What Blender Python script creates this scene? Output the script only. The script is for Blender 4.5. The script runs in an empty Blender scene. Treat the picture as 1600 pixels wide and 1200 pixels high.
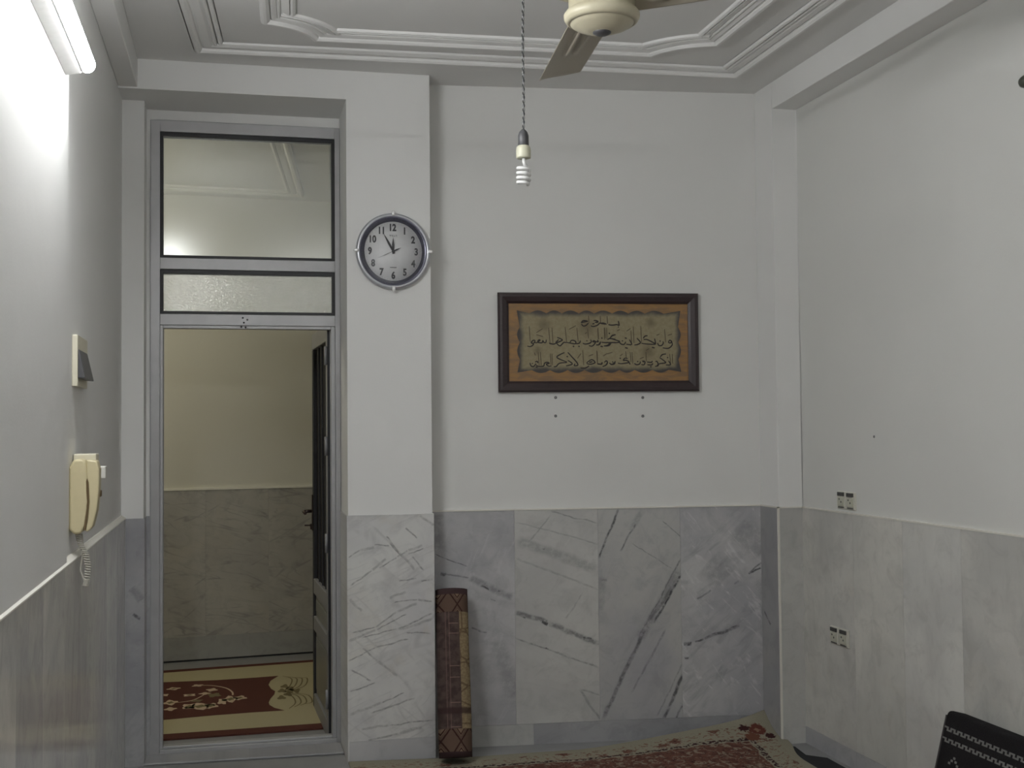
import bpy, bmesh, math, random
from mathutils import Vector, Matrix
random.seed(7)
sc = bpy.context.scene
COL = sc.collection

# ------------------------------------------------------------------ camera
cam_d = bpy.data.cameras.new('camera')
cam = bpy.data.objects.new('camera', cam_d)
COL.objects.link(cam)
R_ = Vector((0.9743, -0.2251, -0.0096)); F_ = Vector((0.2253, 0.9736, 0.0365)); U_ = Vector((0.0011, -0.0377, 0.9993))
F_.normalize(); R_ = (R_ - F_ * R_.dot(F_)).normalized(); U_ = R_.cross(F_)
cam.matrix_world = Matrix(((R_.x, U_.x, -F_.x, 0), (R_.y, U_.y, -F_.y, 0), (R_.z, U_.z, -F_.z, 1.5), (0, 0, 0, 1)))
cam_d.sensor_fit = 'HORIZONTAL'; cam_d.sensor_width = 36.0
cam_d.lens = 36.0 * 1884.2346 / 1600.0
cam_d.clip_start = 0.05
sc.camera = cam
# ------------------------------------------------------------------ world, exposure, added lamp without a visible body
w = bpy.data.worlds.new('world'); sc.world = w; w.use_nodes = True
w.node_tree.nodes['Background'].inputs[0].default_value = (0.6, 0.65, 0.7, 1)
w.node_tree.nodes['Background'].inputs[1].default_value = 0.02
sc.view_settings.view_transform = 'Standard'
sc.view_settings.look = 'None'
sc.view_settings.gamma = 1.0
sc.view_settings.use_curve_mapping = False
sc.view_settings.exposure = 0.21
sc.cycles.use_denoising = True
sc.cycles.max_bounces = 10
sc.cycles.diffuse_bounces = 6
TUBE_POWER = 118.0          # emission of the wall tube; the added second tube takes a share
CORRIDOR_POWER = 16.5     # watts of the lamp added out of view to light the corridor
ld = bpy.data.lights.new('unseen_corridor_lamp', 'POINT'); ld.energy = CORRIDOR_POWER; ld.color = (1.0, 0.95, 0.82); ld.shadow_soft_size = 0.12
lo = bpy.data.objects.new('unseen_corridor_lamp', ld); COL.objects.link(lo); lo.location = (-1.25, 7.0, 2.75)

# ------------------------------------------------------------------ room measures (metres)
ZC, ZB, ZD = 3.147, 3.02, 1.108
XL, XR, XB, XCOL = -0.492, 2.647, -0.410, 2.521
DP, DS, DF = 5.507, 5.708, 5.85      # pillar face, set-back strip, door frame face
XP, XO, XS = 0.892, 0.506, -0.395
YN = -2.2                            # near end of the room, behind the camera
BA = math.radians(-5.547)            # the back wall is a little out of square
BO = Vector((0.85, 5.669, 0))

# ------------------------------------------------------------------ node helpers
class NT:
    def __init__(s, name):
        s.m = bpy.data.materials.new(name); s.m.use_nodes = True
        s.t = s.m.node_tree; s.t.nodes.clear()
        s.out = s.t.nodes.new('ShaderNodeOutputMaterial')
    def n(s, typ, ins=None, **kw):
        nd = s.t.nodes.new(typ)
        for k, v in kw.items(): setattr(nd, k, v)
        for k, v in (ins or {}).items(): s.set(nd.inputs[k], v)
        return nd
    def set(s, sock, v):
        if isinstance(v, bpy.types.NodeSocket): s.t.links.new(v, sock)
        elif isinstance(v, (tuple, list)) and len(v) == 3 and sock.type == 'RGBA': sock.default_value = (*v, 1)
        else: sock.default_value = v
    def math(s, op, a, b=0.0, c=None, clamp=False):
        ins = {0: a, 1: b}
        if c is not None: ins[2] = c
        nd = s.n('ShaderNodeMath', ins, operation=op); nd.use_clamp = clamp
        return nd.outputs[0]
    def mix(s, f, a, b):
        nd = s.n('ShaderNodeMix', data_type='RGBA')
        s.set(nd.inputs[0], f); s.set(nd.inputs[6], a); s.set(nd.inputs[7], b)
        return nd.outputs[2]
    def noise(s, vec, scale, detail=3.0, rough=0.55, dist=0.0):
        return s.n('ShaderNodeTexNoise', {'Vector': vec, 'Scale': scale, 'Detail': detail, 'Roughness': rough, 'Distortion': dist}).outputs[0]
    def mr(s, v, a, b, c=0.0, d=1.0, smooth=True):
        nd = s.n('ShaderNodeMapRange', interpolation_type='SMOOTHSTEP' if smooth else 'LINEAR')
        for i, x in enumerate((v, a, b, c, d)): s.set(nd.inputs[i], x)
        return nd.outputs[0]
    def obj(s): return s.n('ShaderNodeTexCoord').outputs['Object']
    def xyz(s, v): return s.n('ShaderNodeSeparateXYZ', {0: v}).outputs
    def vec(s, x, y, z=0.0): return s.n('ShaderNodeCombineXYZ', {0: x, 1: y, 2: z}).outputs[0]
    def bsdf(s, **ins):
        nd = s.n('ShaderNodeBsdfPrincipled')
        for k, v in ins.items(): s.set(nd.inputs[k.replace('_', ' ')], v)
        s.t.links.new(nd.outputs[0], s.out.inputs[0]); return nd
    def bump(s, h, strength, dist=0.01):
        return s.n('ShaderNodeBump', {'Height': h, 'Strength': strength, 'Distance': dist}).outputs[0]

def plain(name, col, rough=0.5, metal=0.0, var=0.06, scale=40.0, bump=0.0, spec=0.5):
    """a one-colour material with a little procedural mottling"""
    k = NT(name); o = k.obj()
    n = k.noise(o, scale)
    c = k.mix(n, tuple(x * (1 - var) for x in col), tuple(min(1, x * (1 + var)) for x in col))
    ins = dict(Base_Color=c, Roughness=rough, Metallic=metal, Specular_IOR_Level=spec)
    b = k.bsdf(**ins)
    if bump: k.set(b.inputs['Normal'], k.bump(n, bump, 0.004))
    return k.m

def plaster(name, col, rough=0.62):
    k = NT(name); o = k.obj()
    big = k.noise(o, 1.3, 4); fine = k.noise(o, 130, 2)
    c = k.mix(k.mr(big, 0.3, 0.7), tuple(x * 0.965 for x in col), col)
    b = k.bsdf(Base_Color=c, Roughness=rough, Specular_IOR_Level=0.35)
    k.set(b.inputs['Normal'], k.bump(k.math('ADD', k.math('MULTIPLY', big, 3.0), k.math('MULTIPLY', fine, 0.12)), 0.12, 0.02))
    return k.m

def vein_group():
    g = bpy.data.node_groups.new('vein_segment', 'ShaderNodeTree')
    for nm, ty in (('P', 'NodeSocketVector'), ('A', 'NodeSocketVector'), ('D', 'NodeSocketVector'), ('N', 'NodeSocketVector'),
                   ('L', 'NodeSocketFloat'), ('W', 'NodeSocketFloat'), ('S', 'NodeSocketFloat'), ('M', 'NodeSocketFloat')):
        g.interface.new_socket(nm, in_out='INPUT', socket_type=ty)
    g.interface.new_socket('V', in_out='OUTPUT', socket_type='NodeSocketFloat')
    gi = g.nodes.new('NodeGroupInput'); go = g.nodes.new('NodeGroupOutput')
    def vm(op, a, b):
        n = g.nodes.new('ShaderNodeVectorMath'); n.operation = op; g.links.new(a, n.inputs[0]); g.links.new(b, n.inputs[1]); return n
    def mt(op, a, b=None):
        n = g.nodes.new('ShaderNodeMath'); n.operation = op
        for i, x in enumerate((a, b)):
            if x is None: continue
            if isinstance(x, float): n.inputs[i].default_value = x
            else: g.links.new(x, n.inputs[i])
        return n.outputs[0]
    def ss(v, a, b):
        n = g.nodes.new('ShaderNodeMapRange'); n.interpolation_type = 'SMOOTHSTEP'
        g.links.new(v, n.inputs[0]); n.inputs[1].default_value = a; n.inputs[2].default_value = b
        n.inputs[3].default_value = 1.0; n.inputs[4].default_value = 0.0; return n.outputs[0]
    q = vm('SUBTRACT', gi.outputs['P'], gi.outputs['A']).outputs[0]
    al = mt('DIVIDE', vm('DOT_PRODUCT', q, gi.outputs['D']).outputs[1], gi.outputs['L'])
    pe = mt('DIVIDE', mt('ABSOLUTE', vm('DOT_PRODUCT', q, gi.outputs['N']).outputs[1]), gi.outputs['W'])
    core = ss(pe, 0.25, 1.0)
    ends = ss(mt('ABSOLUTE', mt('SUBTRACT', al, 0.5)), 0.42, 0.52)
    v = mt('MULTIPLY', mt('MULTIPLY', core, ends), mt('MULTIPLY', gi.outputs['S'], gi.outputs['M']))
    g.links.new(v, go.inputs[0]); return g
VG = vein_group()

def marble(name, axis, base, cloud, ang=0.0, streak=0.25, stretch=6.0, sscale=3.0, lines=0.0, lang=0.4, lscale=2.0, seed=0.0,
           veins=(), rough=0.3, yellow=0.0, light=0.0, gain=1.28):
    base = tuple(x * gain for x in base); cloud = tuple(x * gain for x in cloud)
    k = NT(name); o = k.xyz(k.obj())
    u = o[0] if axis == 'x' else o[1]
    P = k.vec(u, o[2], seed)
    ca, sa = math.cos(ang), math.sin(ang)
    a = k.math('ADD', k.math('MULTIPLY', u, ca), k.math('MULTIPLY', o[2], sa))
    b = k.math('SUBTRACT', k.math('MULTIPLY', o[2], ca), k.math('MULTIPLY', u, sa))
    Q = k.vec(a, k.math('MULTIPLY', b, stretch), seed)
    big = k.noise(P, 2.2, 4, 0.6, 0.4)
    c = k.mix(k.mr(big, 0.35, 0.68), base, cloud)
    st = k.noise(Q, sscale, 5, 0.6, 0.6)
    dark = tuple(x * 0.62 for x in cloud)
    c = k.mix(k.math('MULTIPLY', k.mr(st, 0.5, 0.75), streak), c, dark)
    if light:
        st2 = k.noise(k.vec(k.math('MULTIPLY', a, stretch), b, seed + 3), sscale * 1.6, 4, 0.6, 1.0)
        c = k.mix(k.math('MULTIPLY', k.mr(st2, 0.56, 0.72), light), c, tuple(min(1, x * 1.35) for x in base))
    if yellow:
        yn = k.noise(P, 3.1, 3, 0.6, 0.8)
        c = k.mix(k.math('MULTIPLY', k.mr(yn, 0.52, 0.72), yellow), c, (0.48, 0.40, 0.25))
    if lines:
        tot = None
        for i, (la, ls) in enumerate(((lang, lscale), (lang * 0.6 + 0.1, lscale * 1.3), (lang * 1.25, lscale * 1.8), (-lang * 1.9, lscale * 0.9))):
            ca, sa = math.cos(la), math.sin(la)
            la_ = k.math('ADD', k.math('MULTIPLY', u, ca), k.math('MULTIPLY', o[2], sa))
            lb_ = k.math('SUBTRACT', k.math('MULTIPLY', o[2], ca), k.math('MULTIPLY', u, sa))
            n = k.noise(k.vec(k.math('MULTIPLY', la_, 0.16), lb_, seed + i * 7.3), ls * 2.6, 2.5, 0.5, 0.2)
            l = k.mr(k.math('ABSOLUTE', k.math('SUBTRACT', n, 0.5)), 0.0, 0.018, 1.0, 0.0)
            g = k.mr(k.noise(P, 5.0 + i, 2), 0.40, 0.66)
            l = k.math('MULTIPLY', l, g)
            tot = l if tot is None else k.math('MAXIMUM', tot, l)
        c = k.mix(k.math('MULTIPLY', tot, lines), c, (0.10, 0.10, 0.11))
    if veins:
        wn = k.n('ShaderNodeTexNoise', {'Vector': P, 'Scale': 14.0, 'Detail': 3.0})
        off = k.n('ShaderNodeVectorMath', {0: wn.outputs[1], 1: (0.5, 0.5, 0.5)}, operation='SUBTRACT').outputs[0]
        off = k.n('ShaderNodeVectorMath', {0: off, 3: 0.022}, operation='SCALE').outputs[0]
        PW = k.n('ShaderNodeVectorMath', {0: k.vec(u, o[2], 0.0), 1: off}, operation='ADD').outputs[0]
        # flatten the third coordinate
        sp = k.xyz(PW); PW = k.vec(sp[0], sp[1], 0.0)
        mod = k.mr(k.noise(P, 38, 3, 0.7), 0.30, 0.62, 0.35, 1.15)
        tot = None
        for (x0, z0, x1, z1, wd, s_) in veins:
            d = Vector((x1 - x0, z1 - z0)); L = max(d.length, 1e-3); d /= L
            nd = k.n('ShaderNodeGroup'); nd.node_tree = VG
            k.set(nd.inputs['P'], PW); nd.inputs['A'].default_value = (x0, z0, 0); nd.inputs['D'].default_value = (d.x, d.y, 0)
            nd.inputs['N'].default_value = (-d.y, d.x, 0); nd.inputs['L'].default_value = L; nd.inputs['W'].default_value = wd
            nd.inputs['S'].default_value = s_; k.set(nd.inputs['M'], mod)
            tot = nd.outputs[0] if tot is None else k.math('MAXIMUM', tot, nd.outputs[0])
        c = k.mix(k.math('MINIMUM', tot, 1.0), c, (0.025, 0.025, 0.03))
    mot = k.noise(P, 10, 6, 0.68, 0.8)
    c = k.mix(k.mr(mot, 0.46, 0.70, 0.0, 0.42), c, tuple(x * 0.72 for x in cloud))
    fine = k.noise(P, 60, 3, 0.7)
    c = k.mix(k.mr(fine, 0.3, 0.7, 0.0, 0.18), c, cloud)
    k.bsdf(Base_Color=c, Roughness=rough, Specular_IOR_Level=0.4)
    return k.m

def emit(name, col, s):
    k = NT(name); e = k.n('ShaderNodeEmission', {'Color': col, 'Strength': s})
    k.t.links.new(e.outputs[0], k.out.inputs[0]); return k.m

# ------------------------------------------------------------------ mesh helpers
class MB:
    def __init__(s): s.v = []; s.f = []; s.m = []; s.sm = []; s.uv = {}
    def add(s, verts, faces, mat=0, smooth=False):
        b = len(s.v); s.v += [tuple(v) for v in verts]
        for f in faces: s.f.append(tuple(b + i for i in f)); s.m.append(mat); s.sm.append(smooth)
        return b
    def box(s, x0, x1, y0, y1, z0, z1, mat=0):
        s.add([(x0, y0, z0), (x1, y0, z0), (x1, y1, z0), (x0, y1, z0), (x0, y0, z1), (x1, y0, z1), (x1, y1, z1), (x0, y1, z1)],
              [(0, 3, 2, 1), (4, 5, 6, 7), (0, 1, 5, 4), (1, 2, 6, 5), (2, 3, 7, 6), (3, 0, 4, 7)], mat); return s
    def prism(s, poly, z0, z1, mat=0, f=None):
        """footprint polygon (counter-clockwise) pulled from z0 to z1; f maps (x, y, z)"""
        f = f or (lambda x, y, z: (x, y, z)); n = len(poly)
        s.add([f(x, y, z0) for x, y in poly] + [f(x, y, z1) for x, y in poly],
              [tuple(range(n - 1, -1, -1)), tuple(range(n, 2 * n))] + [(i, (i + 1) % n, n + (i + 1) % n, n + i) for i in range(n)], mat); return s
    def lathe(s, prof, seg=32, f=None, mat=0, smooth=True, a0=0.0, cap=True):
        f = f or (lambda x, y, z: (x, y, z)); v = []
        for r, z in prof:
            for i in range(seg):
                a = a0 + 2 * math.pi * i / seg; v.append(f(r * math.cos(a), r * math.sin(a), z))
        fs = []
        for j in range(len(prof) - 1):
            for i in range(seg):
                fs.append((j * seg + i, j * seg + (i + 1) % seg, (j + 1) * seg + (i + 1) % seg, (j + 1) * seg + i))
        s.add(v, fs, mat, smooth)
        if cap and prof[0][0] > 1e-6: s.add(v[:seg], [tuple(range(seg - 1, -1, -1))], mat)
        if cap and prof[-1][0] > 1e-6: s.add(v[-seg:], [tuple(range(seg))], mat)
        return s
    def tube(s, pts, r, seg=10, mat=0, cap=True):
        pts = [Vector(p) for p in pts]; n = len(pts); v = []; up = None
        for i, p in enumerate(pts):
            d = (pts[min(i + 1, n - 1)] - pts[max(i - 1, 0)]).normalized()
            if up is None: up = d.orthogonal().normalized()
            up = (up - d * up.dot(d)).normalized(); sd = d.cross(up)
            rr = r[i] if isinstance(r, (list, tuple)) else r
            for j in range(seg):
                a = 2 * math.pi * j / seg; v.append(p + (up * math.cos(a) + sd * math.sin(a)) * rr)
        fs = [(i * seg + j, i * seg + (j + 1) % seg, (i + 1) * seg + (j + 1) % seg, (i + 1) * seg + j) for i in range(n - 1) for j in range(seg)]
        s.add(v, fs, mat, True)
        if cap: s.add(v[:seg], [tuple(range(seg - 1, -1, -1))], mat); s.add(v[-seg:], [tuple(range(seg))], mat)
        return s
    def sweep(s, path, prof, f, closed=True, mat=0, smooth=False):
        """profile points (offset, height) carried along a flat path with mitred corners; f maps (x, y, h)"""
        P = [Vector(p) for p in path]; n = len(P); k = len(prof); v = []
        for i in range(n):
            a = P[(i - 1) % n] if (closed or i) else P[i]; b = P[(i + 1) % n] if (closed or i < n - 1) else P[i]
            d1 = (P[i] - a); d2 = (b - P[i])
            if d1.length < 1e-9: d1 = d2
            if d2.length < 1e-9: d2 = d1
            d1.normalize(); d2.normalize()
            n1 = Vector((-d1.y, d1.x)); n2 = Vector((-d2.y, d2.x)); m = n1 + n2
            m = m / max(m.dot(n1), 0.25) if m.length > 1e-6 else n1
            for o, h in prof: q = P[i] + m * o; v.append(f(q.x, q.y, h))
        fs = [(i * k + j, ((i + 1) % n) * k + j, ((i + 1) % n) * k + j + 1, i * k + j + 1) for i in range(n if closed else n - 1) for j in range(k - 1)]
        s.add(v, fs, mat, smooth); return s
    def ribbon(s, pts, wd, f, mat=0, h=0.0):
        P = [Vector(p) for p in pts]; Q = []
        for i in range(len(P) - 1):           # Catmull-Rom
            a = P[max(i - 1, 0)]; b = P[i]; c = P[i + 1]; d = P[min(i + 2, len(P) - 1)]
            for t in (0, .25, .5, .75):
                Q.append(0.5 * (2 * b + (c - a) * t + (2 * a - 5 * b + 4 * c - d) * t * t + (3 * b - a - 3 * c + d) * t ** 3))
        Q.append(P[-1]); v = []; n = len(Q)
        for i, q in enumerate(Q):
            d = Q[min(i + 1, n - 1)] - Q[max(i - 1, 0)]
            d = d.normalized() if d.length > 1e-9 else Vector((1, 0)); nn = Vector((-d.y, d.x))
            ww = wd * (0.55 + 0.45 * math.sin(math.pi * (0.12 + 0.76 * i / max(n - 1, 1))))
            v += [f(*(q + nn * ww / 2), h), f(*(q - nn * ww / 2), h)]
        s.add(v, [(2 * i, 2 * i + 1, 2 * i + 3, 2 * i + 2) for i in range(n - 1)], mat); return s
    def build(s, name, mats, parent=None, loc=None, rz=None, bevel=0.0, label=None, bseg=2, fix=True):
        me = bpy.data.meshes.new(name); me.from_pydata(s.v, [], s.f)
        for m in (mats if isinstance(mats, (list, tuple)) else [mats]): me.materials.append(m)
        me.polygons.foreach_set('material_index', s.m); me.polygons.foreach_set('use_smooth', s.sm)
        if fix:
            bm = bmesh.new(); bm.from_mesh(me); bmesh.ops.remove_doubles(bm, verts=bm.verts, dist=1e-6)
            bmesh.ops.recalc_face_normals(bm, faces=bm.faces); bm.to_mesh(me); bm.free()
        o = bpy.data.objects.new(name, me); COL.objects.link(o)
        if parent: o.parent = parent
        if loc is not None: o.location = loc
        if rz is not None: o.rotation_euler[2] = rz
        if bevel:
            b = o.modifiers.new('edge', 'BEVEL'); b.width = bevel; b.segments = bseg; b.limit_method = 'ANGLE'; b.angle_limit = 0.6
        if label: o['label'] = label
        return o
def empty(name, loc, rz=0.0):
    o = bpy.data.objects.new(name, None); COL.objects.link(o); o.location = loc; o.rotation_euler[2] = rz; o.empty_display_size = 0.1; return o
def tag(o, label, cat, group=None):
    o['label'] = label; o['category'] = cat
    if group: o['group'] = group
    return o
def struct(o, label=None):
    o['kind'] = 'structure'
    if label: o['label'] = label
    return o
def copy_tree(o, parent=None):
    c = o.copy(); COL.objects.link(c); c.parent = parent
    for ch in list(o.children): copy_tree(ch, c)
    return c
def text_mesh(mb, txt, size, cx, cy, f, mat=0, off=0.0, sx=1.0):
    """built-in lettering turned into mesh faces, centred on (cx, cy) of a flat plane"""
    cu = bpy.data.curves.new('lettering', 'FONT'); cu.body = txt; cu.size = size; cu.offset = off; cu.resolution_u = 4
    ob = bpy.data.objects.new('lettering', cu); COL.objects.link(ob)
    dg = bpy.context.evaluated_depsgraph_get(); me = bpy.data.meshes.new_from_object(ob.evaluated_get(dg))
    xs = [v.co.x for v in me.vertices]; ys = [v.co.y for v in me.vertices]
    mx, my = (min(xs) + max(xs)) / 2, (min(ys) + max(ys)) / 2
    mb.add([f(cx + (v.co.x - mx) * sx, cy + v.co.y - my, 0.0) for v in me.vertices], [tuple(p.vertices) for p in me.polygons], mat)
    bpy.data.objects.remove(ob); bpy.data.curves.remove(cu); bpy.data.meshes.remove(me)

# ------------------------------------------------------------------ materials of the shell
M_WALL = plaster('white_wall_plaster', (0.76, 0.76, 0.745))
M_WALLB = plaster('back_wall_plaster', (0.71, 0.71, 0.69))
M_WALLR = plaster('greenish_white_wall_plaster', (0.67, 0.672, 0.645))
M_CEIL = plaster('ceiling_plaster', (0.72, 0.72, 0.705), 0.7)
M_MOLD = plaster('moulding_plaster', (0.80, 0.80, 0.785), 0.55)
M_GROUT = plain('white_grout', (0.72, 0.70, 0.64), 0.7)
M_STONE = marble('floor_stone', 'x', (0.30, 0.30, 0.30), (0.22, 0.22, 0.23), 0.2, 0.2, seed=4, rough=0.4)
M_FLOOR = plain('grey_stone_floor', (0.26, 0.26, 0.26), 0.45, var=0.15, scale=9)
M_ALU = plain('grey_painted_steel', (0.43, 0.43, 0.435), 0.42, 0.25, var=0.10, scale=14)
M_ALU_DK = plain('grey_painted_steel_shadow_groove', (0.17, 0.17, 0.175), 0.5, 0.2)
M_RUB = plain('black_rubber_gasket', (0.012, 0.012, 0.014), 0.5)

# ------------------------------------------------------------------ floor, ceiling, walls
struct(MB().box(-0.75, 2.9, YN - .1, DF + .06, -0.12, 0).build('floor', M_FLOOR), 'grey stone floor of the room')
struct(MB().box(-0.75, 2.9, YN - .1, DF + .1, ZC, ZC + .12).build('ceiling', M_CEIL), 'white plaster ceiling with moulded frames')
XLN = XL + .014                       # the stretch of this wall under the tube light stands a little proud
struct(MB().prism([(XL - .12, YN), (XLN, YN), (XLN, 3.775), (XL + .002, 3.80), (XL, 3.83), (XL, 6.2), (XL - .12, 6.2)], 0, ZC).build('wall_left', M_WALL), 'white plaster wall carrying the tube light')
struct(MB().box(XR, XR + .12, YN, 6.0, 0, ZC).build('wall_right', M_WALLR), 'white plaster wall with the power sockets')
struct(MB().box(XL - .12, XR + .12, YN - .12, YN, 0, ZC).build('wall_front', M_WALL), 'white plaster wall behind the viewer')
def back_y(x): return BO.y + math.tan(BA) * (x - BO.x)
struct(MB().prism([(XP - .10, back_y(XP - .10)), (XR + .1, back_y(XR + .1)), (XR + .1, 5.95), (XP - .10, 5.95)], 0, ZC).build('wall_back', M_WALLB), 'white plaster wall with the framed calligraphy')
# entrance wall: pillar, lintel over the door recess, the set-back strip
mb = MB()
mb.box(XO, XP, DP, DF + .10, 0, ZB - .006)
mb.box(XL, XP, DP, DF + .10, ZB - .006, ZC)
mb.box(XL, XS, DS, DF + .10, 0, ZB - .006)
mb.box(XS, XO, DF + .012, DF + .10, 2.965, ZB - .006); mb.box(XS - .01, -.377, DF + .008, DF + .10, 0, 2.985)
struct(mb.build('wall_entrance', M_WALL), 'white pillar and lintel around the door recess')
struct(MB().box(XL, XB, YN, DP, ZB, ZC).build('trim_1', M_WALL, bevel=.004), 'plaster beam along the ceiling over the tube light')
mb = MB(); mb.box(XCOL, XR, YN, 5.307, ZB, ZC)
mb.prism([(XCOL, 5.307), (XR, 5.307), (XR, back_y(XR)), (XCOL, back_y(XCOL))], 0, ZC)
struct(mb.build('trim_2', M_WALL, bevel=.004), 'plaster beam and corner column')

# plaster mouldings on the ceiling
ceil_map = lambda x, y, h: (x, y, ZC - h)
def bead(o, r, n=5): return [(o + r * math.cos(math.pi - math.pi * i / n), r * 1.1 * math.sin(math.pi * i / n)) for i in range(n + 1)]
outer = [(-.144, 5.311), (-.40, 1.5), (2.30, 1.5), (2.298, 5.213)]          # counter-clockwise seen from above
prof = [(-.022, 0)] + bead(0, .018) + [(.03, .006), (.058, .008)] + bead(.078, .009, 4) + bead(.1, .011, 4) + [(.114, 0)]
struct(MB().sweep(outer, prof, ceil_map, smooth=False).build('trim_3', M_MOLD, fix=False), 'outer plaster moulding frame on the ceiling')
def arc(c, r, a0, a1, n=10): return [(c[0] + r * math.cos(math.radians(a0 + (a1 - a0) * i / n)), c[1] + r * math.sin(math.radians(a0 + (a1 - a0) * i / n))) for i in range(n + 1)]
def notch(p, q, c_out, n=10):
    """concave quarter curve from p to q bulging away from the outer corner c_out"""
    p, q, c = Vector(p), Vector(q), Vector(c_out); mid = 2 * ((p + q) / 2) - c; out = []
    ctl = (p + q) / 2 + ((p + q) / 2 - c) * 0.55
    for i in range(n + 1):
        t = i / n; out.append(tuple(p * (1 - t) ** 2 + ctl * 2 * t * (1 - t) + q * t * t))
    return out
inner = (notch((.338, 5.049), (.128, 4.874), (.13, 5.06)) + notch((-.02, 2.0), (.19, 1.80), (-.02, 1.80)) +
         notch((1.81, 1.80), (2.02, 2.0), (2.02, 1.8)) + notch((2.022, 4.781), (1.794, 4.979), (2.02, 4.97)))
prof = [(-.018, 0)] + bead(.0, .02) + [(.026, .01), (.046, .006)] + bead(.054, .008, 4) + [(.064, .004), (.095, .012)] + bead(.108, .012, 4) + [(.12, 0)]
struct(MB().sweep(inner, prof, ceil_map).build('trim_4', M_MOLD, fix=False), 'inner plaster moulding frame with notched corners')

# ------------------------------------------------------------------ marble dado
V1 = [(0.077, 0.91, 0.233, 0.845, 0.004, 0.6), (0.104, 0.82, 0.129, 0.812, 0.012, 0.7), (0.121, 0.815, 0.238, 0.793, 0.006, 0.45), (0.238, 0.793, 0.45, 0.693, 0.022, 0.4), (0.293, 0.756, 0.333, 0.736, 0.006, 0.8), (0.376, 0.731, 0.389, 0.726, 0.006, 0.8), (0.247, 0.558, 0.319, 0.53, 0.006, 0.6), (0.079, 1.1, 0.083, 0.929, 0.06, 0.3), (0.365, 0.496, 0.455, 0.221, 0.06, 0.25), (0.338, 0.696, 0.365, 0.681, 0.004, 0.5)]  # veins and spots, plus a broad darker band at the upper pillar end
V2 = [(0.635, 1.101, 0.863, 1.038, 0.005, 0.4), (0.462, 1.054, 0.862, 0.939, 0.005, 0.3), (0.514, 0.942, 0.635, 1.084, 0.005, 0.35), (0.464, 0.97, 0.861, 0.816, 0.035, 0.3), (0.46, 0.881, 0.86, 0.721, 0.008, 0.25), (0.698, 0.585, 0.785, 0.711, 0.005, 0.25), (0.455, 0.623, 0.612, 0.575, 0.016, 0.6), (0.612, 0.571, 0.864, 0.461, 0.018, 0.6), (0.481, 0.605, 0.504, 0.596, 0.006, 0.85), (0.581, 0.576, 0.612, 0.565, 0.012, 0.95), (0.708, 0.524, 0.863, 0.457, 0.006, 0.6), (0.782, 0.499, 0.829, 0.488, 0.007, 0.9), (0.454, 0.506, 0.858, 0.35, 0.006, 0.45), (0.599, 0.452, 0.615, 0.445, 0.006, 0.8), (0.764, 0.251, 0.861, 0.223, 0.006, 0.35), (0.764, 0.251, 0.863, 0.103, 0.008, 0.4), (0.588, 0.924, 0.602, 0.921, 0.007, 0.6)]
V3 = [(0.964, 1.107, 0.866, 0.874, 0.008, 0.75), (1.051, 1.037, 0.97, 0.901, 0.007, 0.6), (1.083, 1.099, 1.02, 0.995, 0.02, 0.25), (1.178, 1.043, 1.272, 0.966, 0.004, 0.45), (1.026, 0.942, 1.227, 0.811, 0.004, 0.35), (1.274, 0.864, 1.05, 0.477, 0.006, 0.6), (1.269, 0.783, 1.131, 0.552, 0.008, 0.85), (1.27, 0.822, 1.056, 0.474, 0.03, 0.35), (0.874, 0.767, 0.907, 0.765, 0.008, 0.4), (0.883, 0.784, 0.863, 0.619, 0.03, 0.25), (1.258, 0.767, 1.097, 0.549, 0.016, 0.6), (1.097, 0.549, 0.875, 0.107, 0.014, 0.65), (1.191, 0.523, 1.013, 0.223, 0.008, 0.35), (1.273, 0.309, 1.173, 0.094, 0.012, 0.75), (1.272, 0.359, 1.138, 0.104, 0.006, 0.3), (1.271, 0.159, 1.232, 0.092, 0.008, 0.6)]
V4 = [(1.558, 0.53, 1.482, 0.508, 0.009, 0.85), (1.688, 0.839, 1.606, 0.778, 0.006, 0.6), (1.675, 0.806, 1.606, 0.778, 0.006, 0.8), (1.561, 0.746, 1.536, 0.729, 0.008, 0.4), (1.417, 0.702, 1.342, 0.665, 0.007, 0.5), (1.276, 0.447, 1.317, 0.45, 0.012, 0.95), (1.333, 0.455, 1.374, 0.471, 0.006, 0.8), (1.374, 0.471, 1.551, 0.526, 0.01, 0.7), (1.445, 0.442, 1.511, 0.536, 0.02, 0.2), (1.275, 0.382, 1.3, 0.383, 0.008, 0.7), (1.693, 0.764, 1.758, 0.327, 0.07, 0.25), (1.746, 0.883, 1.741, 0.593, 0.04, 0.3), (1.727, 0.561, 1.758, 0.526, 0.008, 0.8), (1.401, 0.843, 1.493, 0.751, 0.1, 0.25), (1.56, 1.02, 1.696, 0.885, 0.1, 0.25), (1.443, 0.314, 1.483, 0.29, 0.05, 0.25)]
mb1 = marble('marble_blue_grey_slab', 'x', (0.40, 0.40, 0.402), (0.29, 0.29, 0.30), -0.4, 0.25, 4, 3.5, seed=1.3, veins=V1, light=.2)
mb2 = marble('marble_pale_slab', 'x', (0.43, 0.43, 0.41), (0.36, 0.36, 0.35), -0.3, 0.18, 5, 3, seed=5.1, veins=V2)
mb3 = marble('marble_mid_grey_slab', 'x', (0.36, 0.36, 0.345), (0.30, 0.30, 0.31), 1.05, 0.22, 5, 3, seed=9.7, veins=V3)
mb4 = marble('marble_dark_grey_slab', 'x', (0.31, 0.31, 0.305), (0.225, 0.225, 0.234), 0.7, 0.55, 4, 5, seed=12.9, veins=V4, light=.5, gain=1.75)
mbs1 = marble('marble_pale_skirting', 'x', (0.36, 0.36, 0.345), (0.31, 0.31, 0.30), 0.2, 0.15, seed=21)
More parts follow.
